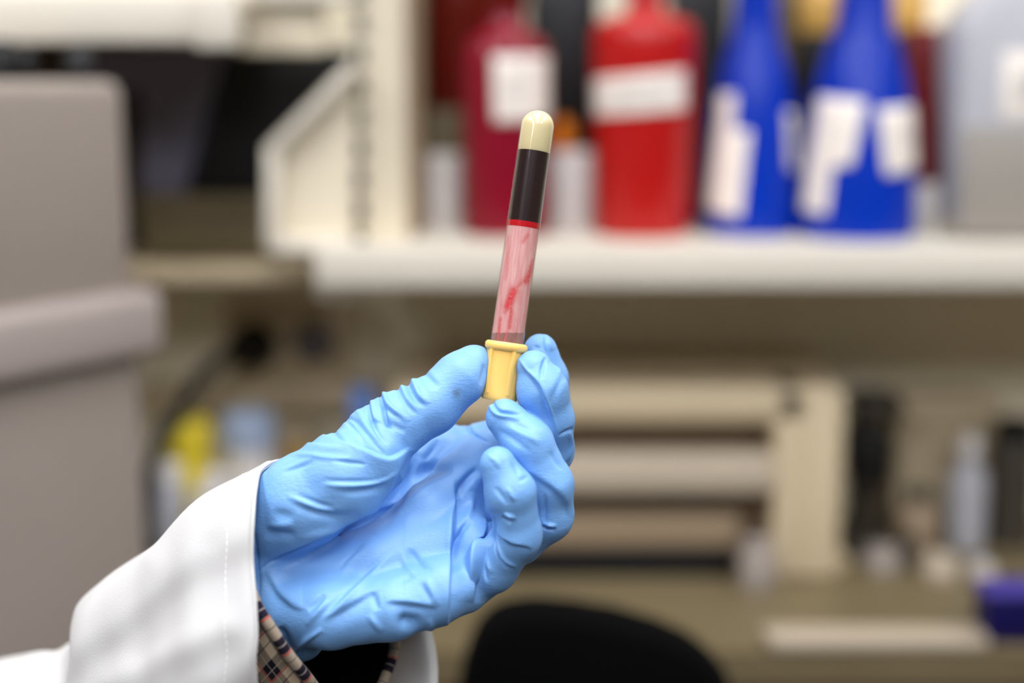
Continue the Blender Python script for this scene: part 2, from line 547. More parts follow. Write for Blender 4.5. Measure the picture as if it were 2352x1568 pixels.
box('body', (a, 1.40, BENCH_Z), (c, WALL_Y - 0.002, zt - 0.004), M['beige'], t, 0.003)
box('flap', (a - 0.001, 1.397, zt - 0.03), (c + 0.001, 1.402, zt), M['beige'], t, 0.001)
b, r, h = stand(2320, 960, 52, 1.37)
t = thing('dark_canister', 'dark grey canister with a lid at the far right of the bench', 'canister', b)
lathe('body', [(r, 0), (r, h * 0.8), (r * 0.9, h * 0.84)], b, M['darkgrey'], t)
lathe('lid', [(r * 0.92, h * 0.84), (r * 0.92, h * 0.97), (r * 0.6, h)], b, M['black'], t)


def bottle(name, label, px, y_top, half, Y, body, cap_m, group=None, neck=0.45, cap_h=0.16):
    b, r, h = stand(px, y_top, half, Y)
    t = thing(name, label, 'bottle', b, group)
    lathe('body', [(r * 0.94, 0), (r, 0.004), (r, h * 0.58), (r * 0.92, h * 0.66), (r * neck, h * 0.76), (r * neck, h * 0.84)], b, body, t, n=32)
    lathe('cap', [(r * (neck + .1), h * (1 - cap_h)), (r * (neck + .1), h * 0.97), (r * neck, h)], b, cap_m, t, n=32)
    return t


GB = 'small bottles and pots on the right of the bench'
bottle('reagent_bottle', 'tall grey-white bottle in front of the beige carton', 2218, 1000, 46, 1.36, M['clear'], M['white'], GB)
bottle('reagent_bottle', 'shorter brownish bottle left of the tall grey-white one', 2105, 1120, 52, 1.34, M['taupe'], M['darkgrey'], GB)
bottle('reagent_bottle', 'squat grey bottle in front of the dark metal stand', 2030, 1255, 44, 1.29, M['grey'], M['grey'], GB, neck=0.7)
bottle('reagent_bottle', 'round-topped pale bottle nearest the front of the worktop', 2165, 1275, 42, 1.27, M['pale_tray'], M['pale_tray'], GB, neck=0.75)
bottle('reagent_bottle', 'low pale bottle close to the navy box', 2262, 1290, 34, 1.26, M['pale_tray'], M['clear'], GB, neck=0.6)
bottle('reagent_bottle', 'small dark bottle between the grey pot and the dark stand', 1815, 1212, 24, 1.33, M['darkgrey'], M['black'], GB)
bottle('reagent_bottle', 'beige bottle at the foot of the dark stand', 1915, 1270, 40, 1.30, M['beige'], M['beige'], GB, neck=0.7)
bottle('reagent_bottle', 'slim dark bottle tilted cap behind the pale bottles', 2088, 1225, 24, 1.30, M['darkgrey'], M['black'], GB)
YB = 1.105
a, zb, c, zt = rect(2264, 1345, 2440, 1488, YB)
t = thing('tip_box', 'navy blue pipette tip box with a violet lid at the right front of the bench', 'box', ((a + c) / 2, YB, BENCH_Z))
box('body', (a, YB, BENCH_Z), (c, YB + 0.034, BENCH_Z + 0.038), M['navy'], t, 0.003)
box('lid', (a - 0.001, YB - 0.001, BENCH_Z + 0.039), (c + 0.001, YB + 0.036, BENCH_Z + 0.046), M['navy_lid'], t, 0.004)

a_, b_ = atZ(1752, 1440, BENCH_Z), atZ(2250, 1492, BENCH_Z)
t = thing('instrument_tray', 'long pale shallow tray along the front edge of the bench, left of the navy box', 'tray', ((a_.x + b_.x) / 2, 1.13, BENCH_Z))  # pale piece added to paint the lit front of the worktop
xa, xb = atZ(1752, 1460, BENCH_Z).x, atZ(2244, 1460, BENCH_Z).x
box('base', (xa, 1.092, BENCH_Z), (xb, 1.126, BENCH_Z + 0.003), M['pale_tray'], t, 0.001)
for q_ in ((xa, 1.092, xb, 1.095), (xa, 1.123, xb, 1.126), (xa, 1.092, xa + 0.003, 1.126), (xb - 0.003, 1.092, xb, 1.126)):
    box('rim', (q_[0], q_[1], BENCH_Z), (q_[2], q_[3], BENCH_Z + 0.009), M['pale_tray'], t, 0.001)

# left-hand clutter on the bench, behind the wrist
GL = 'small bottles left on the bench behind the wrist'
bottle('squeeze_bottle', 'yellow squeeze bottle beside the hanging black cable', 440, 965, 62, 1.33, M['yellow'], M['yellow'], GL, neck=0.8, cap_h=0.2)
bottle('squeeze_bottle', 'pale blue bottle right of the yellow one', 580, 945, 66, 1.35, M['white'], M['paleblue'], GL, neck=0.85, cap_h=0.24)
bottle('squeeze_bottle', 'sky blue capped bottle just above the gloved thumb', 838, 890, 40, 1.33, M['skyblue'], M['skyblue'], GL, neck=0.7)
for k, (px, yt) in enumerate(((392, 1065), (498, 1085), (476, 1130))):
    b, r, h = stand(px, yt, 38, 1.27 - 0.01 * k)
    t = thing('glass_vial', ['clear glass vial touching the black cable', 'clear glass vial right of the yellow bottle',
                             'shortest clear glass vial just above the white sleeve'][k], 'vial', b, 'glass vials beside the black cable')
    lathe('body', [(r * 0.94, 0), (r, 0.004), (r, h * 0.8), (r * 0.8, h * 0.86)], b, M['clear'], t, n=32)
    lathe('cap', [(r * 0.85, h * 0.86), (r * 0.85, h)], b, M['white'], t, n=32)
b, r, h = stand(690, 985, 44, 1.40)
t = thing('cardboard_tub', 'light brown tub behind the thumb base', 'tub', b)
lathe('body', [(r * 0.9, 0), (r, h * 0.9)], b, M['tan'], t)
lathe('lid', [(r * 1.04, h * 0.88), (r * 1.04, h)], b, M['beige'], t)

# ------------------------------------------------------------------ black lab chair in front of the bench
CY = 0.90
t = thing('lab_chair', 'black upholstered lab chair with a rounded backrest in front of the bench', 'chair', (atY(1380, 1500, CY).x, CY - 0.2, 0))
pts = [(x_, y_ + 26) for x_, y_ in [(1040, 1640), (1052, 1560), (1078, 1470), (1110, 1420), (1160, 1396), (1230, 1388), (1320, 1396), (1420, 1412), (1520, 1440),
       (1600, 1475), (1660, 1525), (1700, 1590), (1720, 1700), (1700, 2000), (1600, 2120), (1200, 2120), (1080, 2040), (1035, 1850)]]
prism('backrest', pts, CY, 0.05, M['fabric'], t, 0.012)
cx = atY(1380, 1500, CY).x
zb_ = atY(1380, 2100, CY).z
box('back_bar', (cx - 0.03, CY + 0.045, 0.52), (cx + 0.03, CY + 0.065, zb_ + 0.15), M['black'], t, 0.004)
lathe('seat', [(0.20, 0.50), (0.225, 0.515), (0.225, 0.55), (0.20, 0.57)], (cx, CY - 0.19, 0), M['fabric'], t)
box('seat_bar', (cx - 0.03, CY - 0.2, 0.485), (cx + 0.03, CY + 0.065, 0.52), M['black'], t, 0.004)
lathe('gas_column', [(0.03, 0.06), (0.03, 0.30), (0.02, 0.30), (0.02, 0.5)], (cx, CY - 0.19, 0), M['steel'], t)
for k in range(5):
    a_ = 2 * math.pi * k / 5 + 0.3
    e = Vector((cx + 0.27 * math.cos(a_), CY - 0.19 + 0.27 * math.sin(a_), 0.04))
    lg = tube('leg', [(cx, CY - 0.19, 0.09), ((cx + e.x) / 2, (CY - 0.19 + e.y) / 2, 0.075), e + Vector((0, 0, 0.02))], 0.018, M['black'], t, 10)
    lathe('caster', [(0.012, -0.012), (0.028, -0.008), (0.028, 0.008), (0.012, 0.012)], e + Vector((0, 0, -0.012)), M['rubber'], lg, 20, axis=(-math.sin(a_), math.cos(a_), 0))

# ------------------------------------------------------------------ bottles on the right shelf
def shelf_bottle(name, label, px, half, Y, prof, body_m, group):
    """prof: (half-width px, y px) from the base up; base stands on the shelf"""
    b = atY(px, 500, Y)
    b = Vector((b.x, Y, SHELF_Z))
    t = thing(name, label, 'bottle', b, group)
    pr = []
    for hw, py in prof:
        z = atY(px, py, Y - half / F_PX * Y * 0.5).z
        pr.append((hw / F_PX * Y, max(0.0, z - SHELF_Z)))
    pr[0] = (pr[0][0], 0.0)
    return t, b, pr


def r_at(pr, h):
    for (r0, h0), (r1, h1) in zip(pr[:-1], pr[1:]):
        if h0 <= h <= h1 and h1 > h0:
            return r0 + (r1 - r0) * (h - h0) / (h1 - h0)
    return pr[0][0]


def wrap_label(name, t, b, pr, quad, px_c, Y, material, off=0.0006):
    """paper label curved round the bottle; quad: 4 pixel corners (tl, tr, br, bl)"""
    N = 12
    vs, fs = [], []
    (tlx, tly), (trx, try_), (brx, bry), (blx, bly) = quad
    for i in range(N + 1):
        v = i / N
        for j in range(N + 1):
            u = j / N
            px = (tlx * (1 - u) + trx * u) * (1 - v) + (blx * (1 - u) + brx * u) * v
            py = (tly * (1 - u) + try_ * u) * (1 - v) + (bly * (1 - u) + bry * u) * v
            rr0 = pr[1][0]
            z = atY(px, py, Y - rr0 * 0.8).z
            r = r_at(pr, z - SHELF_Z) + off
            x = (px - px_c) / F_PX * Y * 0.97
            s = max(-0.985, min(0.985, x / r))
            vs.append((b.x + r * s, b.y - r * math.sqrt(1 - s * s), z))
    for i in range(N):
        for j in range(N):
            fs.append((i * (N + 1) + j, (i + 1) * (N + 1) + j, (i + 1) * (N + 1) + j + 1, i * (N + 1) + j + 1))
    o = mk(name, vs, fs, material, t, smooth=True)
    md = o.modifiers.new('solid', 'SOLIDIFY')
    md.thickness = 0.0004
    md.offset = 1
    return o


BY = 1.30
GS = 'plastic bottles standing on the shelf'
# crimson
t, b, pr = shelf_bottle('wash_bottle', 'dark crimson bottle with a square white label, nearest the upright', 1163, 102, BY,
                        [(95, 530), (99, 522), (99, 130), (94, 104), (78, 86), (56, 72), (42, 60), (40, 30), (40, -60)], M['crimson'], GS)
lathe('body', pr, b, M['crimson'], t)
h0 = pr[-1][1]
lathe('cap', [(0.019, h0 - 0.028), (0.019, h0 + 0.02), (0.015, h0 + 0.022)], b, M['amber'], t)
l = wrap_label('label', t, b, pr, ((1132, 130), (1262, 128), (1262, 276), (1136, 280)), 1163, BY, M['paper'])
for py in (170, 205, 225):
    wrap_label('print', l, b, pr, ((1152, py), (1205, py), (1205, py + 9), (1152, py + 9)), 1163, BY, M['ink'], 0.0011)
# red
t, b, pr = shelf_bottle('wash_bottle', 'bright red bottle with a wide white label band', 1474, 120, BY,
                        [(104, 534), (110, 526), (119, 100), (118, 72), (108, 50), (80, 38), (48, 28), (38, 14), (38, -70)], M['red'], GS)
lathe('body', pr, b, M['red'], t)
h0 = pr[-1][1]
lathe('cap', [(0.0185, h0 - 0.022), (0.0185, h0 + 0.02), (0.015, h0 + 0.022)], b, M['red_cap'], t)
l = wrap_label('label', t, b, pr, ((1352, 182), (1562, 160), (1562, 252), (1352, 268)), 1474, BY, M['paper'])
for py in (205, 228):
    wrap_label('print', l, b, pr, ((1400, py), (1510, py - 6), (1510, py + 4), (1400, py + 10)), 1474, BY, M['ink'], 0.0011)
# blue 1
t, b, pr = shelf_bottle('conical_bottle', 'left blue conical bottle, standing between the red one and its blue twin', 1722, 118, BY + 0.01,
                        [(103, 526), (109, 515), (104, 400), (95, 260), (78, 160), (56, 90), (50, 40), (47, -80)], M['blue'], GS)
lathe('body', pr, b, M['blue'], t)
h0 = pr[-1][1]
lathe('cap', [(0.022, h0 - 0.01), (0.022, h0 + 0.02), (0.018, h0 + 0.022)], b, M['white'], t)
wrap_label('label', t, b, pr, ((1628, 300), (1700, 302), (1682, 502), (1612, 490)), 1722, BY, M['paper'])
wrap_label('label', t, b, pr, ((1636, 216), (1668, 216), (1664, 305), (1630, 305)), 1722, BY, M['paper'])
wrap_label('label', t, b, pr, ((1786, 256), (1818, 262), (1824, 400), (1796, 392)), 1722, BY, M['paper'])
# blue 2
t, b, pr = shelf_bottle('conical_bottle', 'right blue conical bottle with two white labels, beside the frosted jug', 1966, 136, BY - 0.01,
                        [(128, 530), (133, 518), (129, 420), (118, 270), (98, 170), (76, 100), (62, 50), (56, -80)], M['blue'], GS)
lathe('body', pr, b, M['blue'], t)
h0 = pr[-1][1]
lathe('cap', [(0.026, h0 - 0.01), (0.026, h0 + 0.02), (0.02, h0 + 0.022)], b, M['white'], t)
wrap_label('label', t, b, pr, ((1858, 222), (1948, 232), (1922, 378), (1840, 385)), 1966, BY, M['paper'])
wrap_label('label', t, b, pr, ((1840, 380), (1884, 376), (1874, 492), (1832, 488)), 1966, BY, M['paper'])
l = wrap_label('label', t, b, pr, ((1975, 250), (2076, 242), (2092, 386), (1998, 402)), 1966, BY, M['paper'])
wrap_label('print', l, b, pr, ((2048, 300), (2064, 300), (2068, 340), (2052, 342)), 1966, BY, M['ink'], 0.0011)

# frosted jug at the right end
JY = 1.25
a, zb, c, zt = rect(2204, 20, 2560, 530, JY)
t = thing('jerry_can', 'frosted plastic jug half full of grey liquid at the right end of the shelf', 'jug', ((a + c) / 2, JY, SHELF_Z))
zm = atY(2300, 292, JY).z
prism('body', [(2204, 535), (2204, 62), (2262, -20), (2340, -60), (2560, -60), (2560, 535)], JY, 0.075, M['clear'], t, 0.012)
box('liquid', (a + 0.004, JY - 0.0006, SHELF_Z + 0.004), (c - 0.012, JY + 0.01, zm), M['liquid'], t, 0.0005)
l = pbox('label', 2302, 118, 2420, 272, JY - 0.001, 0.003, M['paper'], t, 0.0005)
pbox('print', 2334, 160, 2400, 230, JY - 0.0014, 0.002, M['ink'], l, 0.0002)
# pieces behind
t = thing('small_tub', 'small white tub between the slotted upright and the crimson bottle', 'tub', Vector((atY(1020, 500, 1.36).x, 1.36, SHELF_Z)), 'white tubs behind the bottles')
bb = t.location.copy()
z1 = atY(1020, 352, 1.36).z - SHELF_Z
lathe('body', [(0.017, 0), (0.018, 0.004), (0.018, z1 * 0.85)], bb, M['white'], t)
lathe('lid', [(0.019, z1 * 0.85), (0.019, z1)], bb, M['white'], t)
t = thing('small_tub', 'white tub with an orange stopper between the crimson and red bottles', 'tub', Vector((atY(1312, 500, 1.36).x, 1.36, SHELF_Z)), 'white tubs behind the bottles')
bb = t.location.copy()
z1 = atY(1312, 345, 1.36).z - SHELF_Z
lathe('body', [(0.022, 0), (0.023, 0.004), (0.023, z1 * 0.9), (0.02, z1)], bb, M['white'], t)
lathe('stopper', [(0.008, z1), (0.010, z1 + 0.004), (0.010, z1 + 0.018), (0.006, z1 + 0.03)], bb + Vector((-0.008, 0, 0)), M['orange'], t)
t = thing('amber_bottle', 'dark amber glass bottle half hidden behind the crimson one', 'bottle', Vector((atY(1062, 300, 1.405).x, 1.405, SHELF_Z)))
bb = t.location.copy()
lathe('body', [(0.036, 0.112), (0.037, 0.118), (0.037, 0.24), (0.03, 0.262), (0.016, 0.28), (0.016, 0.3)], bb, M['amber'], t)
lathe('cap', [(0.019, 0.295), (0.019, 0.325)], bb, M['black'], t)
o = box('riser_box', (bb.x - 0.040, 1.368, SHELF_Z), (bb.x + 0.040, 1.442, SHELF_Z + 0.112), M['olive'], None, 0.002)
tag(o, 'olive riser box under the dark amber bottle', 'box')
o = pbox('black_folder', 1218, -120, 1372, 520, 1.40, 0.04, M['black'], None, 0.003, z0=SHELF_Z)
tag(o, 'black folder standing behind the gap between crimson and red bottles', 'folder', 'folders at the back of the shelf')
o = pbox('black_folder', 1540, -120, 1672, 520, 1.405, 0.04, M['black'], None, 0.003, z0=SHELF_Z)
tag(o, 'black folder standing behind the gap between red and blue bottles', 'folder', 'folders at the back of the shelf')
o = pbox('olive_folder', 1750, -120, 1860, 520, 1.41, 0.04, M['olive'], None, 0.003, z0=SHELF_Z)
tag(o, 'olive brown folder standing behind the two blue bottles', 'folder', 'folders at the back of the shelf')
o = pbox('storage_carton', 2100, 420, 2172, 520, 1.335, 0.05, M['white'], None, 0.003, z0=SHELF_Z)
tag(o, 'low white carton under the dark maroon binder', 'box')
cz = o.location.z + max(v.co.z for v in o.data.vertices)
a, zb, c, zt = rect(2090, 62, 2166, 420, 1.335)
o = box('maroon_binder', (a, 1.335, cz), (c, 1.385, zt), M['maroon'], None, 0.002)
tag(o, 'dark maroon binder standing between the blue bottle and frosted jug', 'binder')
t = thing('dropper_bottle', 'black bottle with a tan cap behind the right blue bottle, left side', 'bottle', Vector((atY(1868, 400, 1.385).x, 1.385, SHELF_Z)), 'tan capped bottles behind the blue ones')
for k, px in enumerate((1868, 2062)):
    bb = Vector((atY(px, 400, 1.385).x, 1.385, SHELF_Z))
    if k == 1:
        t = thing('dropper_bottle', 'black bottle with a tan cap showing right of the blue neck', 'bottle', bb, 'tan capped bottles behind the blue ones')
    zz = atY(px, 78, 1.385).z - SHELF_Z
    lathe('body', [(0.022, 0), (0.023, 0.004), (0.023, zz - 0.02), (0.018, zz)], bb, M['black'], t)
    lathe('cap', [(0.019, zz), (0.020, zz + 0.004), (0.020, zz + 0.04), (0.015, zz + 0.045)], bb, M['tan'], t)

# ------------------------------------------------------------------ the gloved hand
MM = 0.001


def C(px, py, z):
    """camera-space millimetres: origin on the view axis at the focus distance, z towards the lens"""
    k = (FOCUS * 1000 - z) / F_PX
    return np.array(((px - W_PX / 2) * k, (H_PX / 2 - py) * k, float(z)))


R3 = np.array(ROT)
E3 = np.array(EYE)


def to_world(V):
    q = np.array(V, dtype=float)
    q[:, 2] -= FOCUS * 1000
    return q * MM @ R3.T + E3


def to_px(V):
    d = FOCUS * 1000 - V[:, 2]
    return np.stack((V[:, 0] / d * F_PX + W_PX / 2, H_PX / 2 - V[:, 1] / d * F_PX), 1)


G_PALM, G_THUMB, G_INDEX, G_MIDDLE, G_RING, G_PINKY = range(6)
CH = {}
CH[G_PALM] = ([
    [(660, 1278, -14, 19), (600, 1285, -10, 24), (530, 1350, -20, 20)],
    [(640, 1400, 4, 14), (760, 1408, 14, 13), (900, 1394, 17, 12.2), (1000, 1362, 14, 12), (1060, 1345, 6, 11)],
    [(690, 1462, 2, 9.5), (640, 1430, 0, 12)],
    [(640, 1345, -8, 18), (880, 1292, 2, 13.5), (1055, 1242, -3, 12.5)],
    [(800, 1318, -2, 11), (892, 1248, -3, 10.5), (982, 1168, -7, 10), (1048, 1105, -14, 10), (1110, 1045, -25, 10)],
    [(620, 1290, -18, 18), (900, 1195, -30, 13.5), (1065, 1140, -26, 13)],
    [(620, 1250, -18, 18), (900, 1110, -34, 13), (1030, 1040, -33, 12)],
    [(1030, 1300, -2, 11), (1050, 1170, -16, 11)],
    [(628, 1198, 2, 17.5), (702, 1150, 10, 17.8), (786, 1095, 12, 16.8), (852, 1052, 10, 14.8), (880, 1012, 6, 12.5)],
], 5.0)
CH[G_THUMB] = ([[(850, 1010, 5, 12.2), (915, 972, 5, 12.0), (990, 932, 3, 10.9), (1060, 866, 1, 9.9), (1088, 838, -1, 7.8)]], 2.0)
CH[G_INDEX] = ([[(1050, 1050, -34, 12), (1180, 1010, -36, 10), (1262, 950, -28, 9), (1256, 870, -19, 8.3), (1241, 806, -16, 6.8)]], 2.0)
CH[G_MIDDLE] = ([[(1090, 1180, -26, 12), (1200, 1110, -20, 10), (1264, 1035, -10, 9), (1262, 965, -1, 9.2), (1244, 895, 4, 9.6), (1226, 846, 4, 7.0)]], 2.0)
CH[G_RING] = ([[(1090, 1280, -12, 11.5), (1190, 1235, -2, 10), (1260, 1185, 4, 9.2), (1258, 1110, 10, 9.2), (1212, 1018, 13, 9.4), (1160, 960, 11, 7.3)]], 2.0)
CH[G_PINKY] = ([[(1060, 1345, -2, 11), (1130, 1300, 9, 9.8), (1188, 1228, 18, 9.0), (1172, 1130, 24, 9.2), (1143, 1066, 25, 6.6)]], 2.0)


def seg_dist(X, a, b, ra, rb):
    ba = b - a
    L2 = float(ba @ ba)
    px, py, pz = X[0] - a[0], X[1] - a[1], X[2] - a[2]
    t = np.clip((px * ba[0] + py * ba[1] + pz * ba[2]) / L2, 0, 1)
    dx, dy, dz = px - t * ba[0], py - t * ba[1], pz - t * ba[2]
    return np.sqrt(dx * dx + dy * dy + dz * dz) - (ra + t * (rb - ra))


def smin(a, b, k):
    h = np.clip(0.5 + 0.5 * (b - a) / k, 0, 1)
    return b * (1 - h) + a * h - k * h * (1 - h)


def group_dist(X, g):
    chains, k = CH[g]
    F = None
    for ci, ch in enumerate(chains):
        if g == G_PALM and ci == len(chains) - 1:
            k = 2.2
        cs = [(C(*c[:3]), c[3]) for c in ch]
        f = None
        for (a, ra), (b, rb) in zip(cs[:-1], cs[1:]):
            d = seg_dist(X, a, b, ra, rb)
            f = d if f is None else smin(f, d, 2.5)
        F = f if F is None else smin(F, f, k)
    return F


HV = 0.45


def grid_axes():
    pts = np.array([np.r_[C(*c[:3]), c[3]] for g in CH for ch in CH[g][0] for c in ch])
    lo = (pts[:, :3] - pts[:, 3:]).min(0) - 2.5
    hi = (pts[:, :3] + pts[:, 3:]).max(0) + 2.5
    return [np.arange(lo[i], hi[i], HV, dtype=np.float32) for i in range(3)]


def hand_field():
    ax = grid_axes()
    F = np.full([len(a) for a in ax], 20.0, np.float32)
    for g in (G_PALM, G_THUMB, G_INDEX, G_MIDDLE, G_RING, G_PINKY):
        pts = np.array([np.r_[C(*c[:3]), c[3]] for ch in CH[g][0] for c in ch])
        lo = (pts[:, :3] - pts[:, 3:]).min(0) - 6
        hi = (pts[:, :3] + pts[:, 3:]).max(0) + 6
        sl = tuple(slice(max(0, int(np.searchsorted(ax[i], lo[i]))), int(np.searchsorted(ax[i], hi[i]))) for i in range(3))
        X = (ax[0][sl[0]][:, None, None], ax[1][sl[1]][None, :, None], ax[2][sl[2]][None, None, :])
        f = group_dist(X, g).astype(np.float32)
        k = {G_PALM: 1, G_THUMB: 3.0}.get(g, 0.9)
        F[sl] = smin(F[sl], f, k)
    return F, ax


def surface_nets(F, ax):
    S = F < 0
    nx, ny, nz = F.shape
    corners = [(i, j, k) for i in (0, 1) for j in (0, 1) for k in (0, 1)]
    alls = np.ones((nx - 1, ny - 1, nz - 1), bool)
    anys = np.zeros_like(alls)
    for (i, j, k) in corners:
        v = S[i:nx - 1 + i, j:ny - 1 + j, k:nz - 1 + k]
        alls &= v
        anys |= v
    act = np.argwhere(anys & ~alls)
    ids = np.full(alls.shape, -1, np.int32)
    ids[act[:, 0], act[:, 1], act[:, 2]] = np.arange(len(act))
    acc = np.zeros((len(act), 3))
    cnt = np.zeros(len(act))
    for a, ca in enumerate(corners):
        for b, cb in enumerate(corners):
            if b <= a or sum(abs(ca[q] - cb[q]) for q in range(3)) != 1:
                continue
            fa = F[act[:, 0] + ca[0], act[:, 1] + ca[1], act[:, 2] + ca[2]]
            fb = F[act[:, 0] + cb[0], act[:, 1] + cb[1], act[:, 2] + cb[2]]
            m = (fa < 0) != (fb < 0)
            t = np.where(m, fa / np.where(m, fa - fb, 1), 0)[:, None]
            p = np.array(ca) * (1 - t) + np.array(cb) * t
            acc += p * m[:, None]
            cnt += m
    V = act + acc / cnt[:, None]
    V = V * HV + np.array([a[0] for a in ax])
    quads = []
    for axis in range(3):
        o1, o2 = [q for q in range(3) if q != axis]
        n = [nx, ny, nz]
        sa = [slice(1, n[q] - 1) for q in range(3)]
        sb = list(sa)
        sa[axis] = slice(0, n[axis] - 1)
        sb[axis] = slice(1, n[axis])
        A_, B_ = S[tuple(sa)], S[tuple(sb)]
        e = np.argwhere(A_ != B_)
        off = np.array([1, 1, 1])
        off[axis] = 0
        inside = A_[e[:, 0], e[:, 1], e[:, 2]]
        e = e + off
        def cid(d1, d2):
            c = e.copy()
            c[:, o1] -= d1
            c[:, o2] -= d2
            return ids[c[:, 0], c[:, 1], c[:, 2]]
        q = np.stack((cid(1, 1), cid(0, 1), cid(0, 0), cid(1, 0)), 1)
        flip = inside if axis != 1 else ~inside
        q[~flip] = q[~flip][:, ::-1]
        quads.append(q)
    return V, np.concatenate(quads)


def vert_normals(V, Q):
    n = np.cross(V[Q[:, 2]] - V[Q[:, 0]], V[Q[:, 3]] - V[Q[:, 1]])
    N = np.zeros_like(V)
    for c in range(4):
        for d in range(3):
            N[:, d] += np.bincount(Q[:, c], n[:, d], len(V))
    return N / np.maximum(np.linalg.norm(N, axis=1, keepdims=True), 1e-9)


def smooth(V, Q, it, lam=0.5, mask=None):
    e = np.concatenate([Q[:, [0, 1]], Q[:, [1, 2]], Q[:, [2, 3]], Q[:, [3, 0]]])
    i = np.concatenate([e[:, 0], e[:, 1]])
    j = np.concatenate([e[:, 1], e[:, 0]])
    deg = np.maximum(np.bincount(i, minlength=len(V)), 1)
    for _ in range(it):
        A = np.stack([np.bincount(i, V[j, d], len(V)) for d in range(3)], 1) / deg[:, None]
        w = lam if mask is None else (lam * mask)[:, None]
        V = V + (A - V) * w
    return V


PT = (G_PALM, G_THUMB)
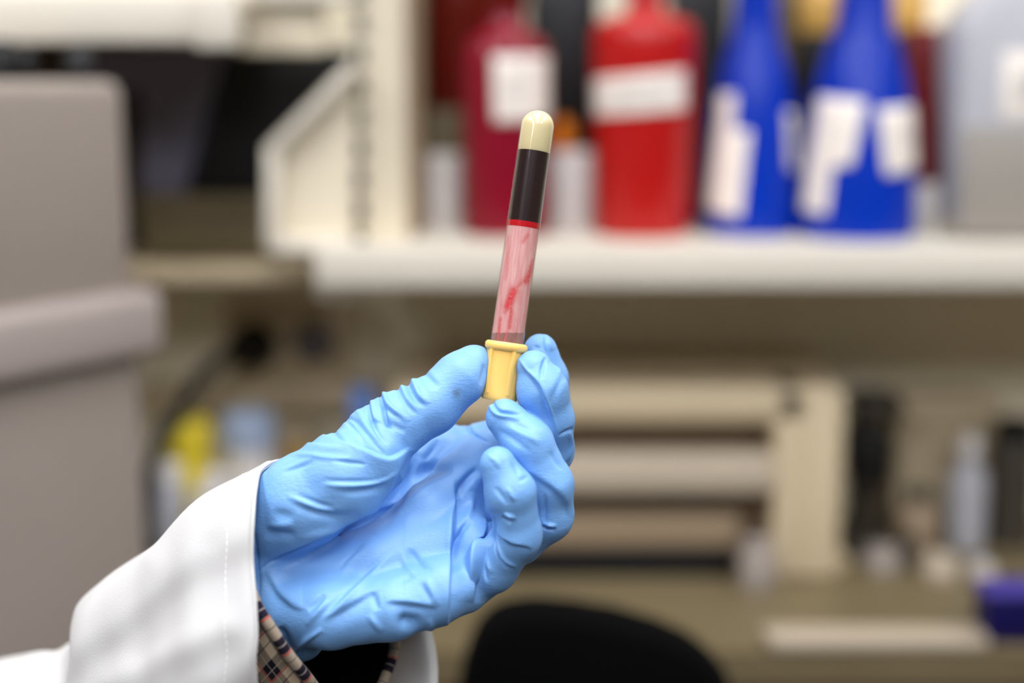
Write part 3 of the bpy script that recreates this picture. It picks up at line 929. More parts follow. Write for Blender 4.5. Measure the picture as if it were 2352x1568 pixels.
# folds of the glove: kind, groups, amplitude mm, width px, polyline px, (extra: reach px for steps)
FOLDS = [
    # thumb
    ('r', (G_THUMB,), 1.0, 9, [(948, 868), (955, 890), (965, 910), (986, 928)]),
    ('g', (G_THUMB,), 0.9, 7, [(938, 885), (948, 905), (960, 921), (980, 932)]),
    ('r', (G_THUMB,), 0.9, 8, [(918, 878), (926, 896), (933, 914), (948, 932), (964, 946)]),
    ('g', (G_THUMB,), 0.8, 7, [(912, 890), (926, 915), (940, 935), (957, 950)]),
    ('g', (G_THUMB,), 1.0, 5, [(872, 900), (878, 930), (886, 964), (900, 996), (915, 1020), (930, 1040)]),
    ('r', (G_THUMB,), 0.9, 8, [(878, 898), (886, 918), (899, 937), (926, 957), (942, 967)]),
    ('g', (G_THUMB,), 0.6, 6, [(891, 940), (905, 951), (924, 962)]),
    ('g', (G_THUMB,), 0.4, 8, [(896, 974), (924, 987)]),
    ('r', (G_THUMB,), 0.8, 8, [(850, 915), (856, 945), (868, 985), (885, 1020)]),
    ('g', PT, 1.0, 6, [(790, 955), (814, 965), (843, 994), (866, 1022), (889, 1044)]),
    ('g', PT, 0.9, 5, [(848, 930), (852, 960), (870, 995), (890, 1018)]),
    ('g', PT, 0.7, 6, [(790, 962), (808, 978), (826, 996), (837, 1022)]),
    ('r', PT, 0.7, 8, [(828, 955), (846, 985), (872, 1012)]),
    ('g', (G_THUMB,), 0.7, 9, [(985, 868), (996, 880), (1010, 890)]),
    ('g', (G_THUMB,), 0.6, 7, [(1112, 835), (1110, 860), (1104, 885)]),
    ('g', PT, 0.7, 5, [(768, 990), (780, 1003), (792, 1014)]),
    ('s', PT, 1.6, 3, [(722, 986), (740, 994), (761, 1004), (809, 1021), (847, 1036), (876, 1048), (899, 1051), (923, 1040), (943, 1025)], 30),
    # thenar
    ('s', PT, 0.8, 4, [(680, 1012), (717, 1017), (751, 1024), (785, 1027)], 18),
    ('r', PT, 0.6, 6, [(656, 1042), (713, 1046), (742, 1050), (780, 1054), (808, 1056)]),
    ('g', PT, 0.6, 10, [(725, 1040), (760, 1041), (800, 1044)]),
    ('g', PT, 0.6, 5, [(765, 1057), (799, 1062), (840, 1067)]),
    ('r', PT, 0.5, 6, [(640, 1084), (675, 1071), (705, 1058), (728, 1050)]),
    ('g', PT, 0.4, 5, [(650, 1087), (682, 1076), (719, 1062)]),
    ('g', PT, 0.7, 6, [(738, 1102), (799, 1106), (860, 1103), (895, 1090)]),
    ('r', PT, 1.0, 7, [(745, 1112), (799, 1114), (847, 1110), (885, 1099), (920, 1082)]),
    ('g', PT, 0.8, 10, [(780, 1130), (837, 1124), (890, 1111)]),
    ('g', PT, 0.7, 7, [(680, 1136), (732, 1156), (770, 1164)]),
    ('r', PT, 0.9, 8, [(658, 1138), (694, 1152), (732, 1166), (768, 1170)]),
    ('g', PT, 1.0, 12, [(672, 1158), (723, 1174), (770, 1182), (825, 1176)]),
    ('g', PT, 0.7, 14, [(625, 1174), (650, 1182), (680, 1186)]),
    ('r', PT, 0.6, 10, [(612, 1207), (640, 1205), (675, 1202)]),
    ('g', PT, 1.3, 13, [(612, 1220), (640, 1227), (682, 1226)]),
    ('r', PT, 0.6, 10, [(690, 1235), (740, 1220), (790, 1205)]),
    ('s', PT, -1.6, 4, [(620, 1290), (640, 1279), (675, 1263), (747, 1230), (809, 1199), (860, 1176), (905, 1155), (950, 1110)], 70),
    ('g', PT, 1.3, 5, [(612, 1296), (640, 1281), (675, 1265), (747, 1232), (809, 1202), (860, 1180), (905, 1158)]),
    ('g', PT, 3.0, 16, [(870, 1180), (900, 1150), (925, 1110), (942, 1070), (950, 1036)]),
    ('g', PT, 0.5, 4, [(592, 1318), (610, 1299), (632, 1284)]),
    ('g', PT, 0.7, 4, [(585, 1220), (591, 1287), (594, 1326), (593, 1379)]),
    ('r', PT, 0.6, 6, [(577, 1220), (583, 1290), (586, 1340)]),
    # palm
    ('g', (G_PALM,), 0.9, 9, [(900, 1262), (866, 1293), (818, 1338), (780, 1374), (738, 1418)]),
    ('r', (G_PALM,), 1.0, 10, [(905, 1268), (870, 1298), (828, 1340), (785, 1386), (745, 1425)]),
    ('r', (G_PALM,), 0.5, 12, [(860, 1230), (810, 1280), (780, 1320)]),
    ('g', (G_PALM,), 0.4, 7, [(835, 1245), (800, 1280), (775, 1310)]),
    ('s', (G_PALM,), -1.0, 7, [(740, 1426), (790, 1398), (857, 1358), (880, 1350)], 26),
    ('g', (G_PALM,), 1.2, 9, [(745, 1364), (728, 1384), (706, 1402)]),
    ('r', (G_PALM,), 1.1, 9, [(752, 1376), (730, 1405), (702, 1438)]),
    ('s', (G_PALM,), -1.0, 8, [(610, 1310), (636, 1360), (665, 1388), (690, 1400), (705, 1396)], 24),
    ('r', (G_PALM,), 1.4, 7, [(742, 1444), (710, 1464), (690, 1480), (674, 1502)]),
    ('g', (G_PALM,), 2.0, 12, [(640, 1440), (655, 1470), (668, 1500)]),
    ('g', (G_PALM,), 1.1, 9, [(856, 1358), (860, 1380), (866, 1402)]),
    ('r', (G_PALM,), 0.8, 9, [(845, 1410), (862, 1432), (878, 1452)]),
    ('s', (G_PALM,), -1.2, 6, [(885, 1386), (905, 1383), (946, 1387), (985, 1392), (1004, 1394)], 26),
    ('g', (G_PALM,), 1.0, 9, [(938, 1260), (967, 1299), (995, 1314)]),
    ('r', (G_PALM,), 0.8, 9, [(920, 1262), (935, 1300), (965, 1330)]),
    ('r', (G_PALM,), 0.8, 9, [(978, 1328), (992, 1360), (1004, 1392)]),
    ('g', (G_PALM,), 0.7, 8, [(966, 1340), (980, 1362), (990, 1380)]),
    ('g', (G_PALM,), 0.5, 10, [(905, 1345), (940, 1325), (975, 1310)]),
    ('g', (G_PALM,), 2.4, 20, [(934, 1428), (948, 1432)]),
    ('r', (G_PALM,), 0.7, 9, [(985, 1420), (990, 1440), (985, 1455)]),
    ('s', (G_PALM, G_RING, G_PINKY), 3.0, 4, [(1046, 1100), (1047, 1153), (1042, 1214), (1036, 1276), (1033, 1333), (1032, 1390), (1030, 1440)], 34),
    ('g', (G_PALM, G_RING, G_PINKY), 2.6, 9, [(1082, 1192), (1064, 1210), (1050, 1240), (1042, 1276)]),
    ('s', (G_PALM, G_RING, G_PINKY), 3.6, 4, [(1120, 1170), (1118, 1210), (1103, 1247), (1097, 1276), (1092, 1333), (1090, 1385)], 22),
    ('g', (G_PALM, G_RING, G_PINKY), 2.0, 7, [(1124, 1185), (1120, 1222), (1106, 1246)]),
    ('g', (G_PALM, G_RING, G_MIDDLE), 3.0, 12, [(1056, 1145), (1064, 1118), (1080, 1096), (1102, 1074)]),
    ('r', (G_PALM, G_RING, G_MIDDLE), 1.2, 10, [(1085, 1130), (1082, 1165), (1072, 1190)]),
    ('r', (G_PALM, G_MIDDLE), 0.8, 10, [(1040, 1085), (990, 1110), (930, 1160), (890, 1210)]),
    ('g', (G_PALM, G_INDEX, G_MIDDLE), 1.6, 18, [(1040, 1078), (985, 1080), (945, 1105)]),
    ('g', (G_PALM, G_INDEX), 1.2, 4, [(1108, 934), (1085, 952), (1075, 972), (1084, 992), (1108, 1008), (1128, 1018)]),
    ('r', (G_PALM, G_INDEX), 0.8, 9, [(1000, 1000), (985, 1020), (970, 1050)]),
    ('g', (G_PALM, G_INDEX), 0.8, 7, [(1005, 1010), (995, 1032), (975, 1058)]),
    # pinky
    ('g', (G_PINKY,), 1.0, 4, [(1120, 1228), (1132, 1255), (1147, 1284), (1166, 1306)]),
    ('r', (G_PINKY,), 0.8, 4, [(1130, 1232), (1144, 1266), (1162, 1290), (1188, 1303)]),
    ('r', (G_PINKY,), 0.7, 6, [(1105, 1276), (1114, 1298), (1128, 1320)]),
    ('g', (G_PINKY,), 0.6, 5, [(1104, 1300), (1112, 1325), (1120, 1340)]),
    ('s', (G_PINKY,), -1.1, 3, [(1128, 1220), (1150, 1236), (1178, 1249), (1205, 1255), (1222, 1262)], 22),
    ('g', (G_PINKY,), 0.9, 4, [(1152, 1187), (1164, 1194), (1176, 1201)]),
    ('r', (G_PINKY,), 0.8, 5, [(1156, 1179), (1170, 1184), (1184, 1192)]),
    ('r', (G_PINKY,), 0.7, 6, [(1164, 1118), (1174, 1136), (1184, 1152)]),
    ('g', (G_PINKY,), 0.6, 7, [(1136, 1118), (1152, 1138), (1166, 1158)]),
    ('g', (G_PINKY,), 0.5, 6, [(1190, 1105), (1206, 1098), (1216, 1094)]),
    ('r', (G_PINKY,), 0.5, 6, [(1118, 1044), (1140, 1060), (1150, 1078)]),
    ('g', (G_PINKY,), 0.5, 6, [(1175, 1060), (1186, 1078), (1192, 1092)]),
    # ring
    ('g', (G_RING,), 0.9, 4, [(1130, 914), (1134, 931), (1146, 944), (1164, 948), (1182, 950), (1200, 953)]),
    ('r', (G_RING,), 0.6, 5, [(1124, 922), (1128, 938), (1142, 952), (1165, 957), (1195, 962)]),
    ('g', (G_RING,), 0.5, 8, [(1175, 968), (1200, 981), (1228, 990)]),
    ('r', (G_RING,), 0.7, 9, [(1160, 976), (1207, 1000), (1245, 1018)]),
    ('g', (G_RING,), 0.6, 9, [(1140, 985), (1180, 1010), (1220, 1040)]),
    ('s', (G_RING,), -1.2, 8, [(1200, 1075), (1256, 1113), (1286, 1139), (1302, 1168), (1308, 1190)], 30),
    ('g', (G_RING,), 0.9, 4, [(1242, 1208), (1258, 1214), (1276, 1217)]),
    ('r', (G_RING,), 0.7, 5, [(1246, 1202), (1262, 1206), (1280, 1208)]),
    ('g', (G_RING,), 0.5, 5, [(1251, 1134), (1252, 1175), (1251, 1214)]),
    ('g', (G_RING,), 0.5, 7, [(1262, 1035), (1275, 1060), (1292, 1080)]),
    # middle
    ('r', (G_MIDDLE,), 0.9, 4, [(1190, 818), (1207, 846), (1239, 881), (1252, 912), (1264, 947), (1281, 995)]),
    ('s', (G_MIDDLE,), -0.9, 5, [(1196, 826), (1207, 848), (1237, 884), (1250, 914), (1262, 949), (1279, 995)], 40),
    ('g', (G_MIDDLE,), 0.7, 5, [(1253, 820), (1245, 849), (1243, 873)]),
    ('g', (G_MIDDLE,), 0.6, 9, [(1296, 862), (1280, 890), (1266, 924)]),
    ('g', (G_MIDDLE,), 0.8, 4, [(1284, 1000), (1300, 992), (1318, 983)]),
    ('r', (G_MIDDLE,), 0.5, 6, [(1275, 838), (1285, 850), (1282, 862)]),
    ('r', (G_MIDDLE,), 0.8, 5, [(1309, 990), (1311, 1020), (1304, 1060)]),
    # index
    ('g', (G_INDEX,), 0.7, 4, [(1244, 766), (1247, 792), (1256, 816)]),
    ('r', (G_INDEX,), 0.6, 6, [(1252, 766), (1262, 790), (1272, 806)]),
    ('g', (G_INDEX,), 0.6, 6, [(1224, 800), (1234, 798), (1244, 802)]),
]


def fold_disp(Q2, N, grp, V):
    D = np.zeros(len(V))
    front = np.clip((N[:, 2] + 0.35) / 0.5, 0, 1)
    for f in FOLDS:
        kind, groups, amp, w, line = f[:5]
        if groups == (G_THUMB,):
            amp *= 1.25
        amp = amp * (1.15 if kind == 's' else (1.7 if w <= 5 else 1.15))
        w = w * (0.85 if kind != 's' else 0.8)
        reach = f[5] if len(f) > 5 else w * 3
        L = np.array(line, float)
        if kind in 'rg' and 720 < L[0, 0] < 1000 and L[0, 1] < 1000 and len(L) > 2:
            L = np.vstack([L[0] - (L[1] - L[0]) / np.linalg.norm(L[1] - L[0]) * 32, L])
        # smooth the polyline
        if len(L) > 2:
            pts = []
            for i in range(len(L) - 1):
                p0, p1, p2, p3 = L[max(i - 1, 0)], L[i], L[i + 1], L[min(i + 2, len(L) - 1)]
                for k in range(4):
                    t = k / 4
                    pts.append(0.5 * ((2 * p1) + (p2 - p0) * t + (2 * p0 - 5 * p1 + 4 * p2 - p3) * t * t + (3 * p1 - p0 - 3 * p2 + p3) * t ** 3))
            pts.append(L[-1])
            L = np.array(pts)
        lo, hi = L.min(0) - reach * 3, L.max(0) + reach * 3
        m = np.isin(grp, groups) & (Q2 > lo).all(1) & (Q2 < hi).all(1) & (front > 0)
        idx = np.nonzero(m)[0]
        if not len(idx):
            continue
        q = Q2[idx]
        best = np.full(len(idx), 1e9)
        side = np.zeros(len(idx))
        tt = np.zeros(len(idx))
        seg = np.linalg.norm(np.diff(L, axis=0), axis=1)
        cum = np.r_[0, np.cumsum(seg)]
        for i in range(len(L) - 1):
            d = L[i + 1] - L[i]
            r = q - L[i]
            t = np.clip((r @ d) / max(d @ d, 1e-9), 0, 1)
            e = r - t[:, None] * d
            dist = np.hypot(e[:, 0], e[:, 1])
            cr = d[0] * r[:, 1] - d[1] * r[:, 0]
            b = dist < best
            best[b] = dist[b]
            side[b] = np.sign(cr[b])
            tt[b] = (cum[i] + t[b] * seg[i]) / cum[-1]
        tap = np.sin(np.pi * np.clip(tt, 0.0, 1)) ** 0.8
        if kind == 'r':
            val = amp * np.exp(-(best / w) ** 2) * tap
        elif kind == 'g':
            val = -amp * np.exp(-(best / w) ** 2) * np.maximum(tap, 0.0 if len(line) > 2 else 1.0)
        else:
            s = best * side
            val = amp * np.tanh(s / w) * np.exp(-best / reach) * tap
        D[idx] += val * front[idx]
    return D


def soft_noise(V, scale, seed):
    r = np.random.default_rng(seed)
    out = np.zeros(len(V))
    for _ in range(14):
        k = r.normal(size=3)
        k = k / np.linalg.norm(k) * scale * r.uniform(0.6, 1.7)
        out += np.sin(V @ k + r.uniform(0, 6.28))
    return out / math.sqrt(14)


def build_mesh(name, V, Q, smooth_sh=True):
    me = bpy.data.meshes.new(name)
    me.vertices.add(len(V))
    me.vertices.foreach_set('co', np.ascontiguousarray(V, dtype=np.float32).ravel())
    me.loops.add(Q.size)
    me.loops.foreach_set('vertex_index', np.ascontiguousarray(Q, dtype=np.int32).ravel())
    me.polygons.add(len(Q))
    me.polygons.foreach_set('loop_start', np.arange(0, Q.size, 4, dtype=np.int32))
    me.update(calc_edges=True)
    me.validate()
    if smooth_sh:
        me.polygons.foreach_set('use_smooth', np.ones(len(me.polygons), bool))
    return me


def glove_material():
    m = mat('blue_nitrile', (118, 169, 226), 0.46, spec=0.65, var=0.03, vscale=40, sss=0.0, sheen=0.0)
    nt = m.node_tree
    b = nt.nodes['Principled BSDF']
    # rubbed-off dark speck on the thumb, kept as an attribute of the surface
    at = nt.nodes.new('ShaderNodeAttribute')
    at.attribute_name = 'speck'
    mx = nt.nodes.new('ShaderNodeMix')
    mx.data_type = 'RGBA'
    src = b.inputs['Base Color'].links[0].from_socket
    nt.links.new(at.outputs['Fac'], mx.inputs['Factor'])
    nt.links.new(src, mx.inputs['A'])
    mx.inputs['B'].default_value = s2l((78, 80, 80)) + (1,)
    nt.links.new(mx.outputs['Result'], b.inputs['Base Color'])
    tc = nt.nodes.new('ShaderNodeTexCoord')
    mp = nt.nodes.new('ShaderNodeMapping')
    mp.inputs['Scale'].default_value = (0.6, 1.0, 1.5)
    nt.links.new(tc.outputs['Object'], mp.inputs['Vector'])
    n2 = nt.nodes.new('ShaderNodeTexNoise')
    n2.inputs['Scale'].default_value = 900
    n2.inputs['Detail'].default_value = 2
    nt.links.new(mp.outputs['Vector'], n2.inputs['Vector'])
    bp = nt.nodes.new('ShaderNodeBump')
    bp.inputs['Strength'].default_value = 0.3
    bp.inputs['Distance'].default_value = 0.0006
    nt.links.new(n2.outputs['Fac'], bp.inputs['Height'])
    nt.links.new(bp.outputs['Normal'], b.inputs['Normal'])
    return m


M['glove'] = glove_material()

wrist = Vector(tuple(to_world(np.array([C(590, 1270, -8)]))[0]))
person = thing('person', 'person in blue glove and white lab coat with plaid cuff holding up a blood tube', 'person', wrist)

F, ax = hand_field()
V, Q = surface_nets(F, ax)
del F
V = smooth(V, Q, 3, 0.5)
X = (V[:, 0], V[:, 1], V[:, 2])
grp = np.argmin(np.stack([group_dist(X, g) for g in range(6)]), 0)
N = vert_normals(V, Q)
px2 = to_px(V)
D = fold_disp(px2, N, grp, V)
D += 0.10 * soft_noise(V, 0.35, 3) * (grp == G_PALM) + 0.06 * soft_noise(V, 0.6, 5)
V = V + N * D[:, None]
V = smooth(V, Q, 1, 0.5)
origin = np.array(wrist)
speck = np.exp(-(((px2[:, 0] - 1048) / 10) ** 2 + ((px2[:, 1] - 902) / 11) ** 2)) * 0.55 * (grp == G_THUMB) * (N[:, 2] > 0)
gm = build_mesh('glove', to_world(V) - origin, Q)
att = gm.attributes.new('speck', 'FLOAT', 'POINT')
att.data.foreach_set('value', speck.astype(np.float32))
glove = link('glove', gm, M['glove'], person, wrist)
glove['label'] = 'light blue nitrile glove, wrinkled over the whole hand'


# ------------------------------------------------------------------ sleeve and shirt cuff (lofted cloth)
def spline_closed(ctrl, n):
    ctrl = np.array(ctrl, float)
    m = len(ctrl)
    # arc-length parameter
    seg = np.linalg.norm(np.roll(ctrl, -1, 0) - ctrl, axis=1)
    cum = np.r_[0, np.cumsum(seg)]
    out = []
    for k in range(n):
        s = cum[-1] * k / n
        i = min(int(np.searchsorted(cum, s, 'right')) - 1, m - 1)
        t = (s - cum[i]) / seg[i]
        p0, p1, p2, p3 = ctrl[(i - 1) % m], ctrl[i], ctrl[(i + 1) % m], ctrl[(i + 2) % m]
        out.append(0.5 * ((2 * p1) + (p2 - p0) * t + (2 * p0 - 5 * p1 + 4 * p2 - p3) * t * t + (3 * p1 - p0 - 3 * p2 + p3) * t ** 3))
    return np.array(out)


def loft(name, rings, n, sub, material, thickness, noise=None, parent=None, uvscale=None, extra=None):
    """rings: list of closed control loops (camera-space mm), same orientation"""
    R = [spline_closed(r, n) for r in rings]
    m = len(R)
    rows = []
    for i in range(m - 1):
        p0, p1, p2, p3 = R[max(i - 1, 0)], R[i], R[i + 1], R[min(i + 2, m - 1)]
        for k in range(sub):
            t = k / sub
            rows.append(0.5 * ((2 * p1) + (p2 - p0) * t + (2 * p0 - 5 * p1 + 4 * p2 - p3) * t * t + (3 * p1 - p0 - 3 * p2 + p3) * t ** 3))
    rows.append(R[-1])
    G = np.array(rows)
    nr = len(G)
    V = G.reshape(-1, 3)
    I = np.arange(nr * n).reshape(nr, n)
    Q = np.stack((I[:-1], np.roll(I, -1, 1)[:-1], np.roll(I, -1, 1)[1:], I[1:]), -1).reshape(-1, 4)
    N = vert_normals(V, Q)
    cen = G.mean(1, keepdims=True).repeat(n, 1).reshape(-1, 3)
    if ((V - cen) * N).sum() < 0:
        Q = Q[:, ::-1].copy()
        N = -N
    if noise is not None:
        V = V + N * noise(V, np.repeat(np.arange(nr), n) / (nr - 1), np.tile(np.arange(n), nr) / n)[:, None]
    me = build_mesh(name, to_world(V) - origin, Q)
    # uv: metres around and along
    per = np.linalg.norm(np.diff(G[0], axis=0), axis=1).mean() * n
    al = np.r_[0, np.cumsum(np.linalg.norm(np.diff(G, axis=0), axis=2).mean(1))]
    uu = np.tile(np.arange(n) / n * per, nr)
    vv = np.repeat(al, n)
    ul = me.uv_layers.new(name='cloth')
    li = np.empty(len(me.loops), np.int32)
    me.loops.foreach_get('vertex_index', li)
    uv = np.stack((uu[li], vv[li]), 1).reshape(-1, 4, 2)
    u = uv[:, :, 0]
    wrap = (u.max(1) - u.min(1)) > per / 2
    u[wrap] = np.where(u[wrap] < per / 2, u[wrap] + per, u[wrap])
    ul.data.foreach_set('uv', (uv / 10.0).astype(np.float32).ravel())
    o = link(name, me, material, parent, wrist)
    md = o.modifiers.new('cloth', 'SOLIDIFY')
    md.thickness = thickness * MM
    md.offset = -1
    return o, G, N.reshape(nr, n, 3), V.reshape(nr, n, 3)


RIM = [C(606, 1072, 6), C(588, 1114, 24), C(580, 1200, 36), C(579, 1290, 38), C(586, 1380, 44), C(590, 1460, 46), C(586, 1545, 44),
       C(610, 1640, 34), C(700, 1730, 14), C(830, 1740, -12), C(940, 1690, -32), C(1000, 1590, -42), C(990, 1455, -48), C(930, 1320, -50),
       C(840, 1200, -46), C(750, 1110, -36), C(670, 1062, -20)]
RIM = np.array(RIM)
cen = RIM.mean(0)


def shift(loop, dpx, dpy, dz, s):
    k = FOCUS * 1000 / F_PX
    c = loop.mean(0)
    return (loop - c) * s + c + np.array((dpx * k, -dpy * k, dz))


rings = [RIM, shift(RIM, -40, 26, -2, 1.0), shift(RIM, -160, 90, -14, 1.01), shift(RIM, -310, 215, -36, 1.02), shift(RIM, -500, 362, -58, 1.02),
         shift(RIM, -560, 480, -66, 0.96), shift(RIM, -690, 535, -84, 0.98), shift(RIM, -1050, 640, -120, 1.0)]


def sleeve_noise(V, v, u):
    d = 1.1 * soft_noise(V, 0.06, 11) + 0.5 * soft_noise(V, 0.16, 12)
    q = to_px(V)
    # long soft drag folds
    for (x0, y0, x1, y1, w, a) in ((150, 1450, 330, 1290, 40, 1.2), (260, 1568, 520, 1440, 36, 1.4), (140, 1420, 120, 1560, 26, -3.0), (330, 1500, 470, 1260, 50, -1.0)):
        dx, dy = x1 - x0, y1 - y0
        t = np.clip(((q[:, 0] - x0) * dx + (q[:, 1] - y0) * dy) / (dx * dx + dy * dy), 0, 1)
        e = np.hypot(q[:, 0] - x0 - t * dx, q[:, 1] - y0 - t * dy)
        d += a * np.exp(-(e / w) ** 2)
    # hem: thicker turned-up edge, dimpled along the stitch line
    return d * np.clip(v * 14, 0.25, 1)


sleeve, SG, SN, SV = loft('coat_sleeve', rings, 220, 26, M['coat'], 1.1, sleeve_noise, person)
sleeve['label'] = 'white cotton lab coat sleeve with a stitched hem'
# stitches of the hem
row = int(np.argmin(np.abs(np.r_[0, np.cumsum(np.linalg.norm(np.diff(SV, axis=0), axis=2).mean(1))] - 13.5)))
line = SV[row]
nl = SN[row]
L = np.linalg.norm(np.roll(line, -1, 0) - line, axis=1)
cum = np.r_[0, np.cumsum(L)]
vs, fs = [], []
s = 0.0
while s < cum[-1] - 3:
    pts = []
    for q in (s, s + 1.9):
        i = min(int(np.searchsorted(cum, q, 'right')) - 1, len(line) - 1)
        t = (q - cum[i]) / L[i]
        pts.append((line[i] * (1 - t) + line[(i + 1) % len(line)] * t, nl[i]))
    (a0, n0), (b0, n1) = pts
    d = (b0 - a0) / np.linalg.norm(b0 - a0)
    w = np.cross(d, n0)
    k = len(vs)
    for (c, nn, sc) in ((a0, n0, 0.5), ((a0 + b0) / 2, n0, 1.0), (b0, n1, 0.5)):
        vs += [c - w * 0.22 * sc - nn * 0.1, c + nn * 0.26 * sc, c + w * 0.22 * sc - nn * 0.1]
    for i in (0, 3):
        fs += [(k + i, k + i + 1, k + i + 4, k + i + 3), (k + i + 1, k + i + 2, k + i + 5, k + i + 4)]
    s += 2.6
st = mk('stitching', to_world(np.array(vs)), fs, M['seam'], sleeve, True, wrist)
st['kind'] = 'stuff'

# turned edge of the coat sleeve
tube('hem_edge', [Vector(tuple(p)) for p in to_world(np.vstack([SV[0][::5], SV[0][:1]]))], 0.0006, M['coat'], sleeve, 8)


def plaid_material():
    m = bpy.data.materials.new('plaid_shirt_cotton')
    m.use_nodes = True
    nt = m.node_tree
    b = nt.nodes['Principled BSDF']
    b.inputs['Roughness'].default_value = 0.9
    b.inputs['Specular IOR Level'].default_value = 0.15
    uv = nt.nodes.new('ShaderNodeTexCoord')
    sp = nt.nodes.new('ShaderNodeSeparateXYZ')
    nt.links.new(uv.outputs['UV'], sp.inputs[0])

    def band(sock, period, lo, hi):
        a = nt.nodes.new('ShaderNodeMath'); a.operation = 'DIVIDE'
        nt.links.new(sock, a.inputs[0]); a.inputs[1].default_value = period
        f = nt.nodes.new('ShaderNodeMath'); f.operation = 'FRACT'
        nt.links.new(a.outputs[0], f.inputs[0])
        g = nt.nodes.new('ShaderNodeMath'); g.operation = 'GREATER_THAN'
        nt.links.new(f.outputs[0], g.inputs[0]); g.inputs[1].default_value = lo
        l = nt.nodes.new('ShaderNodeMath'); l.operation = 'LESS_THAN'
        nt.links.new(f.outputs[0], l.inputs[0]); l.inputs[1].default_value = hi
        p = nt.nodes.new('ShaderNodeMath'); p.operation = 'MULTIPLY'
        nt.links.new(g.outputs[0], p.inputs[0]); nt.links.new(l.outputs[0], p.inputs[1])
        return p.outputs[0]

    def mix(fac, a, bcol, k=1.0):
        mm = nt.nodes.new('ShaderNodeMath'); mm.operation = 'MULTIPLY'
        nt.links.new(fac, mm.inputs[0]); mm.inputs[1].default_value = k
        x = nt.nodes.new('ShaderNodeMix'); x.data_type = 'RGBA'
        nt.links.new(mm.outputs[0], x.inputs['Factor'])
        if isinstance(a, tuple):
            x.inputs['A'].default_value = a
        else:
            nt.links.new(a, x.inputs['A'])
        x.inputs['B'].default_value = bcol
        return x.outputs['Result']
    U, V_ = sp.outputs[0], sp.outputs[1]
    navy = s2l((26, 20, 38)) + (1,)
    red = s2l((196, 52, 44)) + (1,)
    white = s2l((225, 214, 200)) + (1,)
    col = mix(band(U, 1.7, 0.05, 0.45), s2l((232, 210, 180)) + (1,), navy, 0.58)
    col = mix(band(V_, 1.7, 0.52, 0.92), col, navy, 0.58)
    both = nt.nodes.new('ShaderNodeMath'); both.operation = 'MULTIPLY'
    nt.links.new(band(U, 1.7, 0.05, 0.45), both.inputs[0]); nt.links.new(band(V_, 1.7, 0.52, 0.92), both.inputs[1])
    col = mix(both.outputs[0], col, navy, 0.95)
    col = mix(band(U, 1.7, 0.46, 0.51), col, red, 0.75)
    col = mix(band(V_, 1.7, 0.93, 0.98), col, red, 0.75)
    col = mix(band(U, 1.7, 0.24, 0.265), col, white, 0.5)
    col = mix(band(V_, 1.7, 0.71, 0.735), col, white, 0.5)
    col = mix(band(U, 1.7, 0.72, 0.75), col, navy, 0.8)
    col = mix(band(V_, 1.7, 0.22, 0.25), col, navy, 0.8)
    nt.links.new(col, b.inputs['Base Color'])
    n2 = nt.nodes.new('ShaderNodeTexNoise'); n2.inputs['Scale'].default_value = 1400
    nt.links.new(uv.outputs['Object'], n2.inputs['Vector'])
    bp = nt.nodes.new('ShaderNodeBump'); bp.inputs['Strength'].default_value = 0.3; bp.inputs['Distance'].default_value = 0.0005
    nt.links.new(n2.outputs['Fac'], bp.inputs['Height'])
    nt.links.new(bp.outputs['Normal'], b.inputs['Normal'])
    return m


M['plaid'] = plaid_material()
CUFF = np.array([C(560, 1310, 24), C(575, 1350, 30), C(590, 1392, 34), (C(622, 1446, 34)), C(660, 1500, 30), C(705, 1556, 22), C(760, 1620, 6), C(820, 1640, -10),
                 C(868, 1590, -24), C(898, 1520, -32), C(906, 1462, -36), C(880, 1390, -40), C(800, 1300, -42), C(700, 1220, -38), C(610, 1200, -22), C(566, 1250, 4)])
cr = [CUFF, shift(CUFF, -22, 26, -4, 1.0), shift(CUFF, -90, 100, -14, 1.0), shift(CUFF, -200, 210, -30, 1.0)]
M['shirt_lining'] = mat('dark_shirt_lining', (14, 12, 18), 0.9, spec=0.1)  # dark inner cloth, blackened further with the shade inside the cuff
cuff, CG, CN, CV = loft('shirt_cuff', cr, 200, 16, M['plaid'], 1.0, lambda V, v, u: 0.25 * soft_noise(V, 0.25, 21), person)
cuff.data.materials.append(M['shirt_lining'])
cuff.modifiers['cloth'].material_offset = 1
cuff['label'] = 'beige and navy plaid shirt cuff with thin red lines'
hem = to_world(np.vstack([CV[0][::3], CV[0][:1]]))
he = tube('cuff_hem', [Vector(tuple(p)) for p in hem], 0.0022, None, cuff, 10)
he.data.materials.append(M['plaid'])
nl_ = len(he.data.loops)
ul = he.data.uv_layers.new(name='cloth')
n10 = 10
uvs = []
vi = [l.vertex_index for l in he.data.loops]
for i in vi:
    uvs += [(i // n10) * 0.045 + 0.01, (i % n10) * 0.05 + 0.9]
ul.data.foreach_set('uv', uvs)

# ------------------------------------------------------------------ blood tube
top = C(1240, 252, 0)
bot = C(1146, 914, 0)
axv = (bot - top) / np.linalg.norm(bot - top)      # from the round end down to the stopper
axw = Vector(tuple(R3 @ axv))
r_out = 39.0 / F_PX * FOCUS
tipw = Vector(tuple(to_world(np.array([top]))[0]))
LEN = float(np.linalg.norm(bot - top)) * MM
PXM = LEN / math.hypot(1240 - 1146, 914 - 252)


def at_len(py):
    """distance along the tube from the round end for an image row on its axis"""
    return (py - 252) / (914 - 252) * LEN


def dome(r, start, n=14):
    return [(r * math.sin(math.pi / 2 * i / n), start + r * (1 - math.cos(math.pi / 2 * i / n))) for i in range(n + 1)]


tube_t = thing('blood_tube', 'upside-down glass blood tube with dark blood, cream gel tip and yellow stopper', 'test tube', tipw + axw * LEN)


